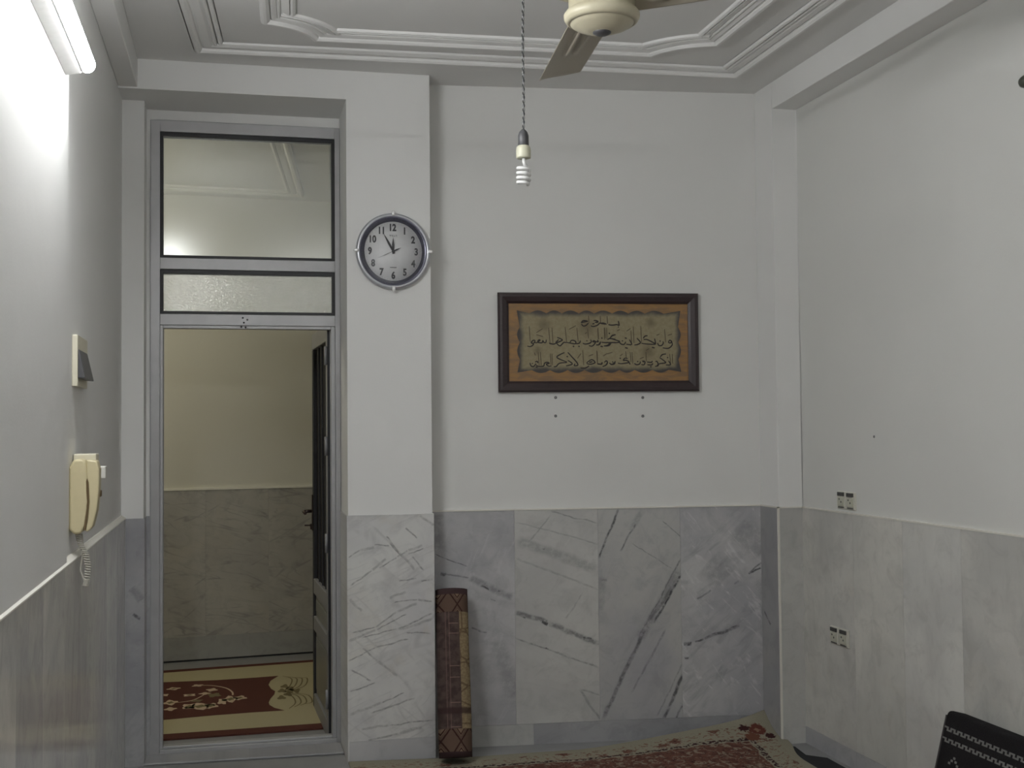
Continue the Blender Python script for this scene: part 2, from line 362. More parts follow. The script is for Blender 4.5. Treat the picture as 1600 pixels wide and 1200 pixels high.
mbs2 = marble('marble_grey_skirting', 'x', (0.275, 0.275, 0.28), (0.235, 0.235, 0.243), 0.4, 0.2, seed=23, light=.2)
def slabs(cells, name, mats, parent=None, **kw):
    m = MB()
    for (x0, x1, z0, z1, mi, dy) in cells: m.box(x0 + .0004, x1 - .0004, -dy, .002, z0 + .0004, z1 - .0004, mi)
    return m.build(name, mats, parent, **kw)
d = slabs([(.03, .457, .098, ZD, 0, .012), (.457, .861, .098, ZD, 1, .012), (.861, 1.268, .098, ZD, 2, .012), (1.268, 1.70, .098, ZD, 3, .012),
           (.03, .54, 0, .098, 4, .014), (.54, 1.70, 0, .098, 5, .014)], 'baseboard_back', [mb1, mb2, mb3, mb4, mbs1, mbs2], loc=BO, rz=BA)
struct(d, 'grey veined marble dado on the back wall')
struct(MB().box(.03, 1.69, -.016, .002, ZD, ZD + .006).build('trim_5', M_GROUT, loc=BO, rz=BA), 'white grout line over the back marble')
# pillar, strip and reveals
VP_ = [(0.508, 0.925, 0.559, 0.958), (0.559, 0.958, 0.625, 0.964), (0.625, 0.977, 0.691, 0.973), (0.513, 0.796, 0.614, 0.861), (0.614, 0.861, 0.675, 0.914), (0.645, 0.87, 0.727, 0.918), (0.727, 0.918, 0.778, 0.946), (0.778, 0.946, 0.845, 0.97), (0.778, 0.931, 0.85, 0.954), (0.676, 1.016, 0.737, 0.938), (0.737, 0.938, 0.808, 0.854), (0.691, 0.985, 0.757, 0.911), (0.763, 1.051, 0.82, 1.001), (0.831, 1.103, 0.898, 1.058), (0.736, 0.811, 0.818, 0.815), (0.839, 0.802, 0.891, 0.81), (0.69, 0.731, 0.767, 0.756), (0.71, 0.71, 0.818, 0.721), (0.818, 0.721, 0.89, 0.708), (0.512, 0.734, 0.563, 0.676), (0.517, 0.583, 0.623, 0.606), (0.623, 0.606, 0.725, 0.669), (0.725, 0.669, 0.818, 0.706), (0.562, 0.561, 0.725, 0.591), (0.725, 0.591, 0.89, 0.657), (0.73, 0.588, 0.89, 0.631), (0.765, 0.576, 0.879, 0.568), (0.793, 0.92, 0.85, 0.852), (0.509, 0.221, 0.652, 0.265), (0.652, 0.265, 0.757, 0.302), (0.608, 0.224, 0.805, 0.276), (0.56, 0.153, 0.684, 0.159), (0.684, 0.159, 0.889, 0.171), (0.588, 0.1, 0.731, 0.124), (0.731, 0.124, 0.836, 0.141), (0.505, 0.459, 0.627, 0.513), (0.627, 0.513, 0.78, 0.546), (0.506, 0.549, 0.627, 0.594), (0.627, 0.594, 0.77, 0.658), (0.566, 0.516, 0.637, 0.452), (0.637, 0.452, 0.728, 0.377), (0.505, 0.319, 0.626, 0.352), (0.515, 0.419, 0.606, 0.363)]
mp = marble('marble_diagonal_veined_slab', 'x', (0.47, 0.47, 0.45), (0.40, 0.40, 0.40), 0.4, 0.18, 6, 3, veins=[(*q, (.0055, .0085, .0045)[i % 3], (.48, .34, .55)[i % 3]) for i, q in enumerate(VP_)], lines=.22, lang=.4, lscale=2.0, seed=31, yellow=.22, gain=1.42)
mps = marble('marble_pillar_skirting', 'x', (0.42, 0.42, 0.42), (0.36, 0.36, 0.37), 0.2, 0.15, seed=33)
mst = marble('marble_strip', 'x', (0.34, 0.34, 0.345), (0.25, 0.25, 0.265), 0.9, 0.3, 4, 5, seed=37, veins=[(-.45, .80, -.40, .74, .03, .3), (-.44, .68, -.405, .66, .012, .7)])
mb = MB()
mb.box(XO, XP + .006, DP - .012, DP + .001, .098, ZD + .003, 0); mb.box(XO, XP + .006, DP - .013, DP + .001, 0, .0975, 1)
mb.box(XP - .002, XP + .006, DP, 5.648, 0, ZD + .003, 0); mb.box(XO - .006, XO, DP - .012, DF + .01, 0, ZD + .003, 0)
struct(mb.build('baseboard_pillar', [mp, mps]), 'pale marble dado with thin diagonal veins on the entrance pillar')
mb = MB(); mb.box(XL + .02, XS + .004, DS - .008, DS + .001, 0, ZD, 0); mb.box(XS, XS + .004, DS, DF + .01, 0, ZD, 0); mb.box(XS + .003, -.3765, DF - .004, DF + .01, 0, ZD, 0)
struct(mb.build('baseboard_strip', [mst]), 'narrow marble strip beside the door frame')
# left wall
ml = marble('marble_vertical_streaks', 'y', (0.36, 0.355, 0.335), (0.28, 0.28, 0.28), 1.35, 0.35, 9, 2.2, seed=41, rough=.16, gain=2.1)
ml2 = marble('marble_vertical_streaks_pale', 'y', (0.40, 0.395, 0.375), (0.30, 0.30, 0.295), 1.4, 0.3, 9, 2.2, seed=43, rough=.16, gain=2.1)
mb = MB(); ys = [DS - .008, 5.3, 4.9, 4.5, 4.1, 3.7, 3.3, 2.9, 2.5, 2.1, 1.7, 1.3, .9, .5, .1, -.4, -.9, -1.4, -1.9, YN]
for i in range(len(ys) - 1): mb.box(XL - .001, XL + .018, ys[i + 1] + .0005, ys[i] - .0005, 0, ZD, i % 2)
struct(mb.build('baseboard_left', [ml, ml2]), 'streaked grey marble dado under the intercom')
mb = MB(); mb.prism([(XL - .001, ZD), (XL + .02, ZD), (XL + .02, ZD + .004), (XL + .004, ZD + .016), (XL - .001, ZD + .016)], YN, DS - .008, f=lambda x, y, z: (x, z, y))
struct(mb.build('trim_6', M_GROUT), 'white grout ledge on top of the marble')
# right wall and column
mr_ = [marble('marble_grey_beige_%d' % i, 'y', b, c, 1.45, .28, 5, 2.4, seed=50 + 3.7 * i, rough=.33, yellow=.10, gain=1.65) for i, (b, c) in enumerate(
    [((0.37, 0.365, 0.34), (0.29, 0.29, 0.275)), ((0.40, 0.395, 0.365), (0.32, 0.32, 0.30)), ((0.41, 0.41, 0.385), (0.34, 0.34, 0.325))])]
mrs = marble('marble_right_skirting', 'y', (0.37, 0.37, 0.37), (0.30, 0.30, 0.31), 0.2, .2, seed=63)
mb = MB(); ys = [5.307, 4.82, 4.42, 4.015, 3.61, 3.2, 2.8, 2.4, 2.0, 1.6, 1.2, .8, .4, 0, -.5, -1, -1.5, YN]
for i in range(len(ys) - 1):
    mb.box(XR - .010, XR + .001, ys[i + 1] + .0006, ys[i] - .0006, .08, ZD, (0, 1, 2)[i % 3])
    mb.box(XR - .012, XR + .001, ys[i + 1] + .0006, ys[i] - .0006, 0, .0795, 3)
struct(mb.build('baseboard_right', mr_ + [mrs]), 'grey marble dado of tall slabs under the sockets')
mc1 = marble('marble_column_side', 'y', (0.29, 0.29, 0.285), (0.235, 0.235, 0.245), 1.2, .3, 5, 3, seed=71, veins=[(5.47, .60, 5.40, .54, .01, .7)])
mc2 = marble('marble_column_front', 'x', (0.42, 0.42, 0.40), (0.36, 0.36, 0.345), 0.3, .15, 5, 3, seed=73)
mb = MB(); mb.prism([(XCOL - .008, 5.299), (XCOL, 5.299), (XCOL, back_y(XCOL) - .012), (XCOL - .008, back_y(XCOL) - .012)], 0, ZD, 0)
mb.box(XCOL, XR - .010, 5.299, 5.307, .08, ZD, 1); mb.box(XCOL, XR - .010, 5.299, 5.307, 0, .0795, 1)
mb.box(XCOL - .011, XCOL - .001, 5.296, 5.304, 0, ZD, 2)
struct(mb.build('baseboard_column', [mc1, mc2, M_GROUT]), 'narrow pale marble on the corner column')
struct(MB().box(XR - .013, XR + .001, YN, 5.300, ZD, ZD + .006).build('trim_7', M_GROUT), 'white grout line over the marble below the sockets')
mb = MB(); mb.box(XCOL - .010, XR, 5.296, 5.31, ZD, ZD + .006); mb.box(XCOL - .010, XCOL + .002, 5.296, 5.49, ZD, ZD + .006)
struct(mb.build('trim_8', M_GROUT), 'white grout line around the column')

# ------------------------------------------------------------------ door frame, transom windows, door leaf
Y0 = DF; Y1 = DF + .055
fr = MB()
fr.box(-.378, -.334, Y0, Y1, 0, 2.965); fr.box(.481, .5055, Y0, Y1, 0, 2.965)
fr.box(-.334, .481, Y0, Y1, 2.911, 2.965); fr.box(-.334, .481, Y0, Y1, 2.261, 2.315); fr.box(-.334, .481, Y0, Y1, 1.998, 2.051)
fr.box(-.334, .481, Y0, Y1, 0, .030)
fr.box(-.334, -.319, Y0 + .008, Y1, .03, 1.998); fr.box(.4606, .481, Y0 + .008, Y1, .03, 1.998); fr.box(-.319, .4606, Y0 + .008, Y1, 1.983, 1.998)
fr.box(-.319, .4606, Y0 + .010, Y1, .03, .042)
fro = struct(fr.build('trim_9', M_ALU, bevel=.0025), 'grey painted steel frame of the entrance door')
mb = MB(); mb.box(-.374, -.3735, Y0 - .001, Y0 + .01, 0.1, 2.9)
for x, z in ((.045, 2.035), (.05, 2.012), (.038, 1.992), (.058, 1.990), (.066, 2.026)):
    mb.lathe([(.0045, 0), (.0045, .0015), (0, .002)], 10, lambda a, b, c, x=x, z=z: (x + a, Y0 - c, z + b))
mb.build('screw_hole', M_RUB, fro, label='dark screw holes in the rail over the door')
def glass(name, rough, haze, refl=0.06, bump=0.0, tint=(0.93, 0.95, 0.92)):
    k = NT(name); o = k.obj()
    tr = k.n('ShaderNodeBsdfTransparent', {'Color': tint})
    gl0 = k.n('ShaderNodeBsdfGlossy', {'Color': (1, 1, 1), 'Roughness': rough * .55}); gl = k.n('ShaderNodeBsdfGlossy', {'Color': (1, 1, 1), 'Roughness': rough * 1.2})
    df = k.n('ShaderNodeBsdfTranslucent', {'Color': (.8, .82, .76)})
    dd = k.n('ShaderNodeBsdfDiffuse', {'Color': (.8, .82, .78)})
    if bump:
        st = k.n('ShaderNodeMapping', {'Vector': o, 'Scale': (1, 1, 2.2), 'Rotation': (0, .5, 0)}).outputs[0]
        b = k.bump(k.noise(st, 60, 2), bump, .01); k.set(gl.inputs['Normal'], b); k.set(gl0.inputs['Normal'], b)
    hz = k.n('ShaderNodeMixShader', {0: .5, 1: df.outputs[0], 2: dd.outputs[0]})
    h = k.mr(k.noise(o, 2.5, 1), .2, .8, haze * .8, haze * 1.2)
    a = k.n('ShaderNodeMixShader', {0: h, 1: tr.outputs[0], 2: hz.outputs[0]})
    fz = k.n('ShaderNodeFresnel', {'IOR': 1.5}).outputs[0]
    gm = k.n('ShaderNodeMixShader', {0: .28, 1: gl0.outputs[0], 2: gl.outputs[0]})
    b = k.n('ShaderNodeMixShader', {0: k.math('ADD', fz, refl, clamp=True), 1: a.outputs[0], 2: gm.outputs[0]})
    k.t.links.new(b.outputs[0], k.out.inputs[0]); return k.m
M_GL1 = glass('dusty_clear_glass', .32, .015, .06)
M_GL2 = glass('frosted_glass', .13, .16, .07, bump=.22)
def window(name, x0, x1, z0, z1, gmat, glabel, label, tilt=0.0):
    g = .019; m = MB()
    m.box(x0, x1, Y0 + .006, Y1 - .006, z1 - g, z1); m.box(x0, x1, Y0 + .006, Y1 - .006, z0, z0 + g * .7)
    m.box(x0, x0 + g * .8, Y0 + .006, Y1 - .006, z0 + g * .7, z1 - g); m.box(x1 - g * .8, x1, Y0 + .006, Y1 - .006, z0 + g * .7, z1 - g)
    wd = struct(m.build(name, M_RUB, bevel=.002), label)
    zm = (z0 + z1) / 2; hz = (z1 - z0) / 2 - g * .7; lean = math.tan(math.radians(tilt))
    pn = MB(); pn.prism([(Y0 + .022 - lean * hz, zm + hz), (Y0 + .022 + lean * hz, zm - hz), (Y0 + .026 + lean * hz, zm - hz), (Y0 + .026 - lean * hz, zm + hz)], x0 + g * .7, x1 - g * .7, f=lambda y, z, x: (x, y, z))
    pn.build('pane', gmat, wd, label=glabel)
window('window_1', -.334, .481, 2.315, 2.911, M_GL1, 'clear dusty pane', 'tall upper transom window over the entrance door', 1.2)
window('window_2', -.334, .481, 2.051, 2.261, M_GL2, 'frosted pane', 'shallow lower transom window over the entrance door')
# door leaf, standing open into the corridor
dr = struct(empty('door_1', (.4455, 5.925, 0), math.radians(92.0)), 'grey steel door with dark barred glass standing open')
M_DKGL = plain('dark_glass', (0.008, 0.008, 0.009), 0.55, spec=.08)
M_BAR = plain('dark_grey_bar', (0.05, 0.05, 0.052), 0.6, spec=.15)
M_LEAF = plain('grey_door_paint', (0.27, 0.27, 0.275), 0.45, 0.2, var=.1, scale=14)
M_PAN = plain('grey_green_door_panel', (0.20, 0.20, 0.175), 0.3, 0.1, var=.12, scale=6)
L = .745; T = .04; m = MB()
m.box(0, .06, -T, 0, .008, 2.02); m.box(.06, L, -T, 0, 1.935, 2.02)
m.box(.06, L - .055, -T, 0, .62, .70); m.box(.06, L - .055, -T, 0, .425, .50); m.box(.06, L - .055, -T, 0, .008, .085)
m.build('leaf_frame', M_LEAF, dr, bevel=.004)
MB().box(L - .055, L, -T, -.001, .008, 1.935).build('lock_stile', M_BAR, dr, bevel=.004, label='dark lock stile')
MB().box(.055, L - .05, -T + .012, -.02, .695, 1.94).build('glazing', M_DKGL, dr, label='dark glass')
for i in range(3):
    x = .06 + (L - .115) * (i + 1) / 4
    MB().box(x - .009, x + .009, -T + .008, -.012, .70, 1.935).build('glazing_bar', M_BAR, dr, bevel=.002)
for z0, z1 in ((.50, .62), (.085, .425)):
    p_ = MB(); p_.box(.055, L - .05, -T + .01, -.014, z0 - .004, z1 + .004); p_.box(.10, L - .095, -T + .006, -.008, z0 + .03, z1 - .03)
    p_.build('door_panel', M_PAN, dr, bevel=.004)
MB().box(-.003, .0, -T, -.002, .01, 2.02).build('edge_shade', M_RUB, dr, label='black strip for the shaded hinge edge')  # black strip paints in the shade on the leaf's hinge edge
M_BRZ = plain('dark_bronze', (0.07, 0.05, 0.045), 0.35, 0.7)
h = MB(); h.box(L - .047, L - .012, 0, .006, .955, 1.15)
hp = h.build('handle_plate', M_BRZ, dr, bevel=.003)
h = MB(); h.tube([(L - .03, .004, 1.06), (L - .03, .04, 1.06), (L - .036, .050, 1.06), (L - .15, .052, 1.058)], .009, 12)
h.build('handle', M_BRZ, hp)
h = MB(); h.lathe([(.007, .004), (.007, .016)], 12, lambda a, b, c: (L - .03 + a, c, .985 + b)); h.box(L - .034, L - .026, .014, .045, .980, .988); h.box(L - .036, L - .024, .006, .014, .962, .985)
h.build('key', M_BRZ, hp)
for z in (1.86, 1.42, .95, .2):
    MB().lathe([(.008, -.045), (.008, .045), (0, .048)], 12, lambda a, b, c, z=z: (-.004 + a, .006 + b, z + c)).build('hinge', M_LEAF, dr)
struct(MB().prism([(XS, DS - .01), (XO - .006, DS - .045), (XO - .006, DF), (XS, DF)], 0, .012).build('trim_10', M_STONE, bevel=.006, bseg=3), 'grey stone threshold in front of the door')

# ------------------------------------------------------------------ corridor beyond the door
M_KW = plaster('corridor_plaster', (0.70, 0.685, 0.60))
cf = lambda x: 8.185 + .095 * (x + .4438)
struct(MB().box(-2.5, 2.7, DF + .06, 9.0, -.12, 0).build('floor_corridor', M_FLOOR), 'grey stone corridor floor')
struct(MB().box(-2.5, 2.7, DF + .10, 9.0, 3.06, 3.18).build('ceiling_corridor', M_KW), 'corridor ceiling')
struct(MB().prism([(-2.5, cf(-2.5)), (2.7, cf(2.7)), (2.7, 9), (-2.5, 9)], 0, 3.06).build('wall_corridor', M_KW), 'far wall of the corridor')
struct(MB().box(-2.5, -2.4, DF + .1, 8.2, 0, 3.06).build('wall_corridor_west', M_KW), 'end wall of the corridor')
struct(MB().box(2.6, 2.7, DF + .1, 8.6, 0, 3.06).build('wall_corridor_east', M_KW), 'end wall of the corridor')
mb = MB(); mb.box(-2.4, -.49, DF, DF + .1, 0, 3.06)
struct(mb.build('wall_corridor_near', M_KW), 'corridor side of the entrance wall')
mk1 = marble('corridor_marble_slab', 'x', (0.36, 0.35, 0.315), (0.31, 0.30, 0.275), -0.35, .3, 6, 3, lines=.42, lang=-.3, lscale=2.0, seed=81, yellow=.15)
mk2 = marble('corridor_marble_slab_veined', 'x', (0.35, 0.34, 0.305), (0.30, 0.29, 0.265), -0.3, .3, 6, 3, lines=.42, lang=-.25, lscale=2.2, seed=87, yellow=.1)
mk3 = marble('corridor_marble_skirting', 'x', (0.29, 0.29, 0.27), (0.26, 0.26, 0.245), 0.1, .1, seed=91)
ck = math.atan(.095); co = Vector((-2.2, cf(-2.2), 0)); cells = []
x = -.02
for i in range(11): cells.append((x, x + .41, .16, 1.113, i % 2, .014)); x += .41
x = -.02
for i in range(6): cells.append((x, x + .78, .012, .16, 2, .016)); x += .78
struct(slabs(cells, 'baseboard_corridor', [mk1, mk2, mk3], loc=co, rz=ck), 'marble dado of the corridor')
struct(MB().box(0, 4.5, -.018, .002, 1.113, 1.127).build('trim_11', plain('bright_grout', (.85, .83, .74), .6), loc=co, rz=ck), 'bright plaster line over the corridor marble')
struct(MB().box(0, 4.5, -.010, .002, 0, .012).build('trim_12', M_RUB, loc=co, rz=ck), 'dark open joint at the corridor floor')
cmap = lambda x, y, h: (x, y, 3.06 - h)
prof = [(-.03, 0)] + bead(0, .022) + [(.03, .01), (.06, .012)] + bead(.075, .014, 4) + [(.09, 0)]
struct(MB().sweep([(.437, 8.03), (-1.9, 7.81), (-1.9, 6.3), (.25, 6.3)], prof, cmap).build('trim_13', plaster('corridor_moulding', (.76, .745, .66)), fix=False), 'plaster moulding on the corridor ceiling')
struct(MB().sweep([(2.3, 8.21), (.66, 8.05), (.52, 6.3), (2.2, 6.3)], prof, cmap).build('trim_14', bpy.data.materials['corridor_moulding'], fix=False), 'second plaster moulding on the corridor ceiling')

# corridor rug
M_RED = plain('dark_red_pile', (0.105, 0.042, 0.032), .95, var=.25, scale=300, bump=.3, spec=.1)
M_CRM = plain('cream_pile', (0.44, 0.39, 0.245), .95, var=.15, scale=300, bump=.3, spec=.1)
M_OLV = plain('olive_pile', (0.20, 0.165, 0.09), .95, var=.2, scale=300, spec=.1)
M_CRL = plain('pale_pink_cream_pile', (0.55, 0.42, 0.30), .95, var=.2, scale=300, spec=.1)
def near(x): return 6.146 + .027 * x
def far(x): return 7.928 + .106 * x
rg = MB(); xa, xb = -1.7, .95
rg.prism([(xa, near(xa)), (xb, near(xb)), (xb, far(xb)), (xa, far(xa))], 0.0005, .009, 0)
flat = lambda z: (lambda x, y, h: (x, y, z))
def poly(mb, pts, z, mat): mb.add([(x, y, z) for x, y in pts], [tuple(range(len(pts)))], mat)
poly(rg, [(xa + .1, 6.243 + .023 * xa), (xb - .1, 6.243 + .023 * xb), (xb - .1, 7.85 + .1 * xb), (xa + .1, 7.84 + .1 * xa)], .0096, 1)
field = [(-1.4, 6.50), (-.6, 6.50), (-.354, 6.537), (-.1, 6.572), (.1, 6.585), (.266, 6.586), (.215, 6.66), (.19, 6.74), (.188, 6.80), (.20, 6.89), (.225, 7.0), (.232, 7.081), (.212, 7.15), (.20, 7.268), (.215, 7.38), (.266, 7.515), (.1, 7.50), (-.1, 7.488), (-.407, 7.512), (-.7, 7.56), (-1.4, 7.6)]
poly(rg, field, .0102, 0)
def blob(cx, cy, rx, ry, z, mat, n=14, ph=0.0, k=4, rot=0.0):
    pts = []
    for i in range(n):
        a = 2 * math.pi * i / n; r = 1 + .28 * math.cos(k * a + ph); x = rx * r * math.cos(a); y = ry * r * math.sin(a)
        pts.append((cx + x * math.cos(rot) - y * math.sin(rot), cy + x * math.sin(rot) + y * math.cos(rot)))
    poly(rg, pts, z, mat)
for (cx, cy, rx, ry, m_) in [(.035, 6.958, .035, .05, 3), (-.017, 6.939, .04, .075, 3), (-.06, 6.89, .025, .07, 3), (-.177, 6.803, .07, .075, 3), (-.236, 6.82, .035, .06, 3), (-.118, 6.799, .035, .06, 3),
                             (-.338, 6.939, .036, .06, 3), (-.33, 6.78, .03, .04, 3), (-.338, 7.306, .035, .035, 3), (-.205, 7.359, .03, .03, 3), (-.121, 7.214, .03, .04, 3), (-.242, 7.105, .035, .03, 3),
                             (-.159, 7.125, .03, .03, 3), (-.198, 6.948, .03, .03, 2), (-.105, 7.068, .035, .05, 2), (-.378, 7.143, .02, .03, 3), (-.55, 7.0, .06, .12, 3), (-.52, 7.3, .05, .06, 3), (-.6, 6.75, .06, .06, 3)]:
    blob(cx, cy, rx, ry, .0108, m_, ph=cx * 40)
    if rx > .034: blob(cx, cy, rx * .45, ry * .45, .0112, 2, ph=1)
rb = lambda x, y, h: (x, y, .0108)
rg.ribbon([(-.219, 7.362), (-.127, 7.337), (-.045, 7.246), (-.008, 7.126), (-.004, 7.039)], .012, rb, 3)
rg.ribbon([(-.30, 6.93), (-.24, 6.95), (-.20, 7.0), (-.16, 7.10)], .010, rb, 3)
for i in range(4):
    t = .02 + i * .03
    rg.ribbon([(.27 + t, 7.52 - t), (.32 + t, 7.40), (.30 + t, 7.2), (.27 + t * .7, 7.09)], .008, rb, 2)
    rg.ribbon([(.27 + t, 6.60 + t), (.31 + t, 6.75), (.30 + t, 6.92), (.265 + t * .7, 7.0)], .008, rb, 2)
for (cx, cy) in [(.291, 7.197), (.312, 7.059), (.261, 6.903), (.32, 7.13), (.35, 7.06), (.30, 6.98), (.27, 7.08)]: blob(cx, cy, .022, .05, .0108, 2, ph=cx * 30, k=3)
tag(rg.build('corridor_rug', [M_RED, M_CRM, M_OLV, M_CRL], fix=False), 'dark red and cream floral rug lying beyond the open door', 'rug')

# ------------------------------------------------------------------ tube light on the wall
M_WPL = plain('white_enamel', (0.80, 0.80, 0.78), .35)
M_TUBE = emit('cool_white_tube', (0.965, 0.975, 0.98), TUBE_POWER)
M_TUBE2 = emit('added_dimmer_tube', (0.965, 0.975, 0.98), TUBE_POWER * .72)  # dimmer emission for the tube added behind the viewer
def tube_light(y_end, y_near, z, label, glow=None):
    t = tag(empty('tube_light', (XLN, y_end, z)), label, 'light')
    b = MB(); Ln = y_end - y_near
    b.prism([(0, -.03), (.045, -.022), (.05, -.012), (.05, .022), (.045, .03), (0, .03)], -Ln, 0, f=lambda x, y, zz: (x, zz, y))
    b.build('batten', M_WPL, t, bevel=.003)
    for yy in (-.012, -Ln + .012):
        e = MB(); e.box(.044, .064, yy - .012, yy + .012, -.018, .018); e.build('lamp_holder', M_WPL, t, bevel=.004)
    r = .024
    pr = [(0, -.004), (r * .6, -.001), (r * .9, .008), (r, .02), (r, Ln - .02), (r * .9, Ln - .008), (0, Ln + .004)]
    tb = MB().lathe(pr, 32, lambda a, b_, c: (.062 + a, -c, b_)).build('tube', [glow or M_TUBE, M_WPL], t, label='glowing white tube')
    for p in tb.data.polygons:            # wall side of the tube left unlit, added so the wall overexposes less
        if p.normal.x < -.34: p.material_index = 1
    return t
tube_light(3.70, 2.48, 2.575, 'lit tube light on the white wall above the intercom')

t2 = tube_light(0, -1.22, 0, 'added tube light out of view behind the viewer', M_TUBE2)  # second tube, added out of view to even out the room's light
t2.location = (.55, YN, 2.6); t2.rotation_euler = (0, 0, math.radians(90))

# ------------------------------------------------------------------ switch and intercom on the same wall
M_CRP = plain('cream_plastic', (0.60, 0.57, 0.45), .4)
M_CRP2 = plain('aged_cream_plastic', (0.60, 0.53, 0.33), .35)
M_DKP = plain('dark_grey_plastic', (0.075, 0.075, 0.08), .4)
M_BRN = plain('brown_gap', (0.13, 0.085, 0.035), .7)
M_WP = plain('white_plastic', (0.66, 0.65, 0.60), .4)
s = tag(empty('wall_switch', (XL, 3.985, 1.644)), 'cream wall switch with dark rocker above the intercom', 'switch')
b = MB(); b.prism([(0, 0), (.017, .003), (.017, .262), (0, .27)], 0, .163); b.build('switch_plate', M_CRP, s, bevel=.003)
b = MB(); b.add([(.016, .012, .118), (.016, .225, .118), (.016, .225, .026), (.016, .012, .026), (.021, .012, .115), (.021, .225, .115), (.042, .225, .024), (.038, .012, .026)],
               [(0, 1, 2, 3), (7, 6, 5, 4), (0, 4, 5, 1), (1, 5, 6, 2), (2, 6, 7, 3), (3, 7, 4, 0)])
b.build('rocker', M_DKP, s, bevel=.003, label='dark grey rocker')
ic = tag(empty('intercom_phone', (XL, 3.925, 1.185)), 'cream wall intercom handset with a coiled cord', 'intercom')
side = lambda x, z, y: (x, y, z)
b = MB(); b.prism([(.0, .015), (.016, .0), (.036, .003), (.048, .03), (.0545, .08), (.0535, .15), (.050, .22), (.040, .233), (.012, .230), (.0, .205)], 0, .085, f=lambda x, z, y: (x, y, z))
base = b.build('base', M_CRP2, ic, bevel=.010, bseg=4)
b = MB(); b.prism([(.045, .008), (.056, .008), (.068, .022), (.080, .07), (.086, .13), (.087, .20), (.080, .226), (.050, .230), (.048, .19), (.0545, .15), (.0575, .10), (.052, .04)], .008, .078, f=lambda x, z, y: (x, y, z))
b.build('handset', M_CRP2, ic, bevel=.011, bseg=4)
b = MB(); b.prism([(.043, .012), (.048, .012), (.054, .05), (.0585, .10), (.0565, .16), (.0525, .172), (.049, .16), (.053, .10), (.047, .05)], .002, .07, f=lambda x, z, y: (x, y, z))
b.build('gap_liner', M_BRN, ic, label='brown gap between handset and base')
b = MB(); b.box(.004, .072, .07, .15, .185, .247); b.build('top_housing', M_CRP, ic, bevel=.004)
b = MB(); b.box(.0, .092, .155, .20, .165, .205); b.build('connection_box', M_WP, ic, bevel=.003)
b = MB(); b.box(.075, .0885, .06, .085, .112, .132); b.build('push_button', M_BRN, ic, bevel=.003, label='brown push button')
b = MB(); pts = []
axis = [(.024, .03, .0), (.030, .03, -.03), (.046, .03, -.06), (.054, .03, -.10), (.050, .028, -.14), (.046, .03, -.160)]
def along(pl, t):
    pl = [Vector(p) for p in pl]; t *= len(pl) - 1; i = min(int(t), len(pl) - 2); return pl[i].lerp(pl[i + 1], t - i)
N = 420
for i in range(N + 1):
    t = i / N; c = along(axis, t); a = t * 2 * math.pi * 26; pts.append(c + Vector((.0075 * math.cos(a), .0075 * math.sin(a), 0)))
b.tube(pts, .0022, 6)
pts = [along([(.046, .03, -.155), (.030, .032, -.11), (.040, .034, -.05), (.034, .04, .0)], i / 16) for i in range(17)]
b.tube(pts, .0026, 6)
b.build('coiled_cord', plain('grey_white_cord', (.50, .48, .42), .5), ic, label='grey white coiled cord')

# ------------------------------------------------------------------ wall clock
M_SLV = plain('silver_plastic', (0.50, 0.51, 0.54), .28, .55)
M_NAVY = plain('dark_blue_grey_ring', (0.10, 0.10, 0.135), .25, .4)
M_FACE = plain('clock_dial_white', (0.76, 0.76, 0.76), .45)
M_INK = plain('black_ink', (0.045, 0.045, 0.05), .5)
M_CHR = plain('bright_chrome', (0.92, 0.92, 0.92), .22, .35)
ck_ = tag(empty('wall_clock', (.7165, DP, 2.316)), 'round silver wall clock reading about five to twelve on the pillar', 'clock')
ckf = lambda a, b_, c: (a * .972, -c, b_)
MB().lathe([(.160, .0), (.172, .006), (.176, .016), (.174, .026), (.167, .030), (.160, .030), (.157, .022), (.157, .004)], 72, ckf, cap=False).build('rim', M_SLV, ck_, label='silver rim')
MB().lathe([(.1665, .028), (.158, .0285), (.137, .022), (.137, .010)], 72, ckf, cap=False).build('inner_ring', M_NAVY, ck_, label='dark blue grey ring')
MB().lathe([(.150, .004), (.150, .016), (0, .016)], 64, ckf).build('dial', M_FACE, ck_, label='white dial')
nf = lambda x, y, h_: (x, -.0166, y)
tk = MB()
for i in range(1, 13):
    a = math.radians(90 - 30 * i); r = .110; nm = MB()
    text_mesh(nm, str(i), .044, r * math.cos(a) * .97, r * math.sin(a), nf, 0, .0019, .80)
    nm.build('numeral', M_INK, ck_, fix=False)
    for q in range(5):
        a2 = a + math.radians(6 * q); l = .004 if q == 0 else .002
        ct, st_ = math.cos(a2), math.sin(a2)
        tk.add([nf((.130 - l) * ct * .97 - .0006 * st_, (.130 - l) * st_ + .0006 * ct, 0), nf((.130 - l) * ct * .97 + .0006 * st_, (.130 - l) * st_ - .0006 * ct, 0), nf(.130 * ct * .97 + .0006 * st_, .130 * st_ - .0006 * ct, 0), nf(.130 * ct * .97 - .0006 * st_, .130 * st_ + .0006 * ct, 0)], [(0, 1, 2, 3)])
M_GINK = plain('grey_ink', (.2, .2, .2), .5)
tk.build('minute_track', M_GINK, ck_, fix=False)
lg = MB()
for (x0, x1, z0, z1) in [(-.017, -.009, .073, .0755), (-.013, -.0115, .066, .075), (-.006, .0, .0735, .0755), (-.006, -.0045, .069, .0755), (-.006, .0, .069, .071), (-.0015, 0, .066, .071), (.003, .0045, .066, .0755), (.0045, .009, .0695, .0715), (.011, .0125, .066, .0755), (.0125, .018, .0735, .0755), (.016, .018, .066, .0735)]:
    lg.add([nf(x0, z0, 0), nf(x1, z0, 0), nf(x1, z1, 0), nf(x0, z1, 0)], [(0, 1, 2, 3)])
lg.build('dial_lettering', M_GINK, ck_, fix=False)
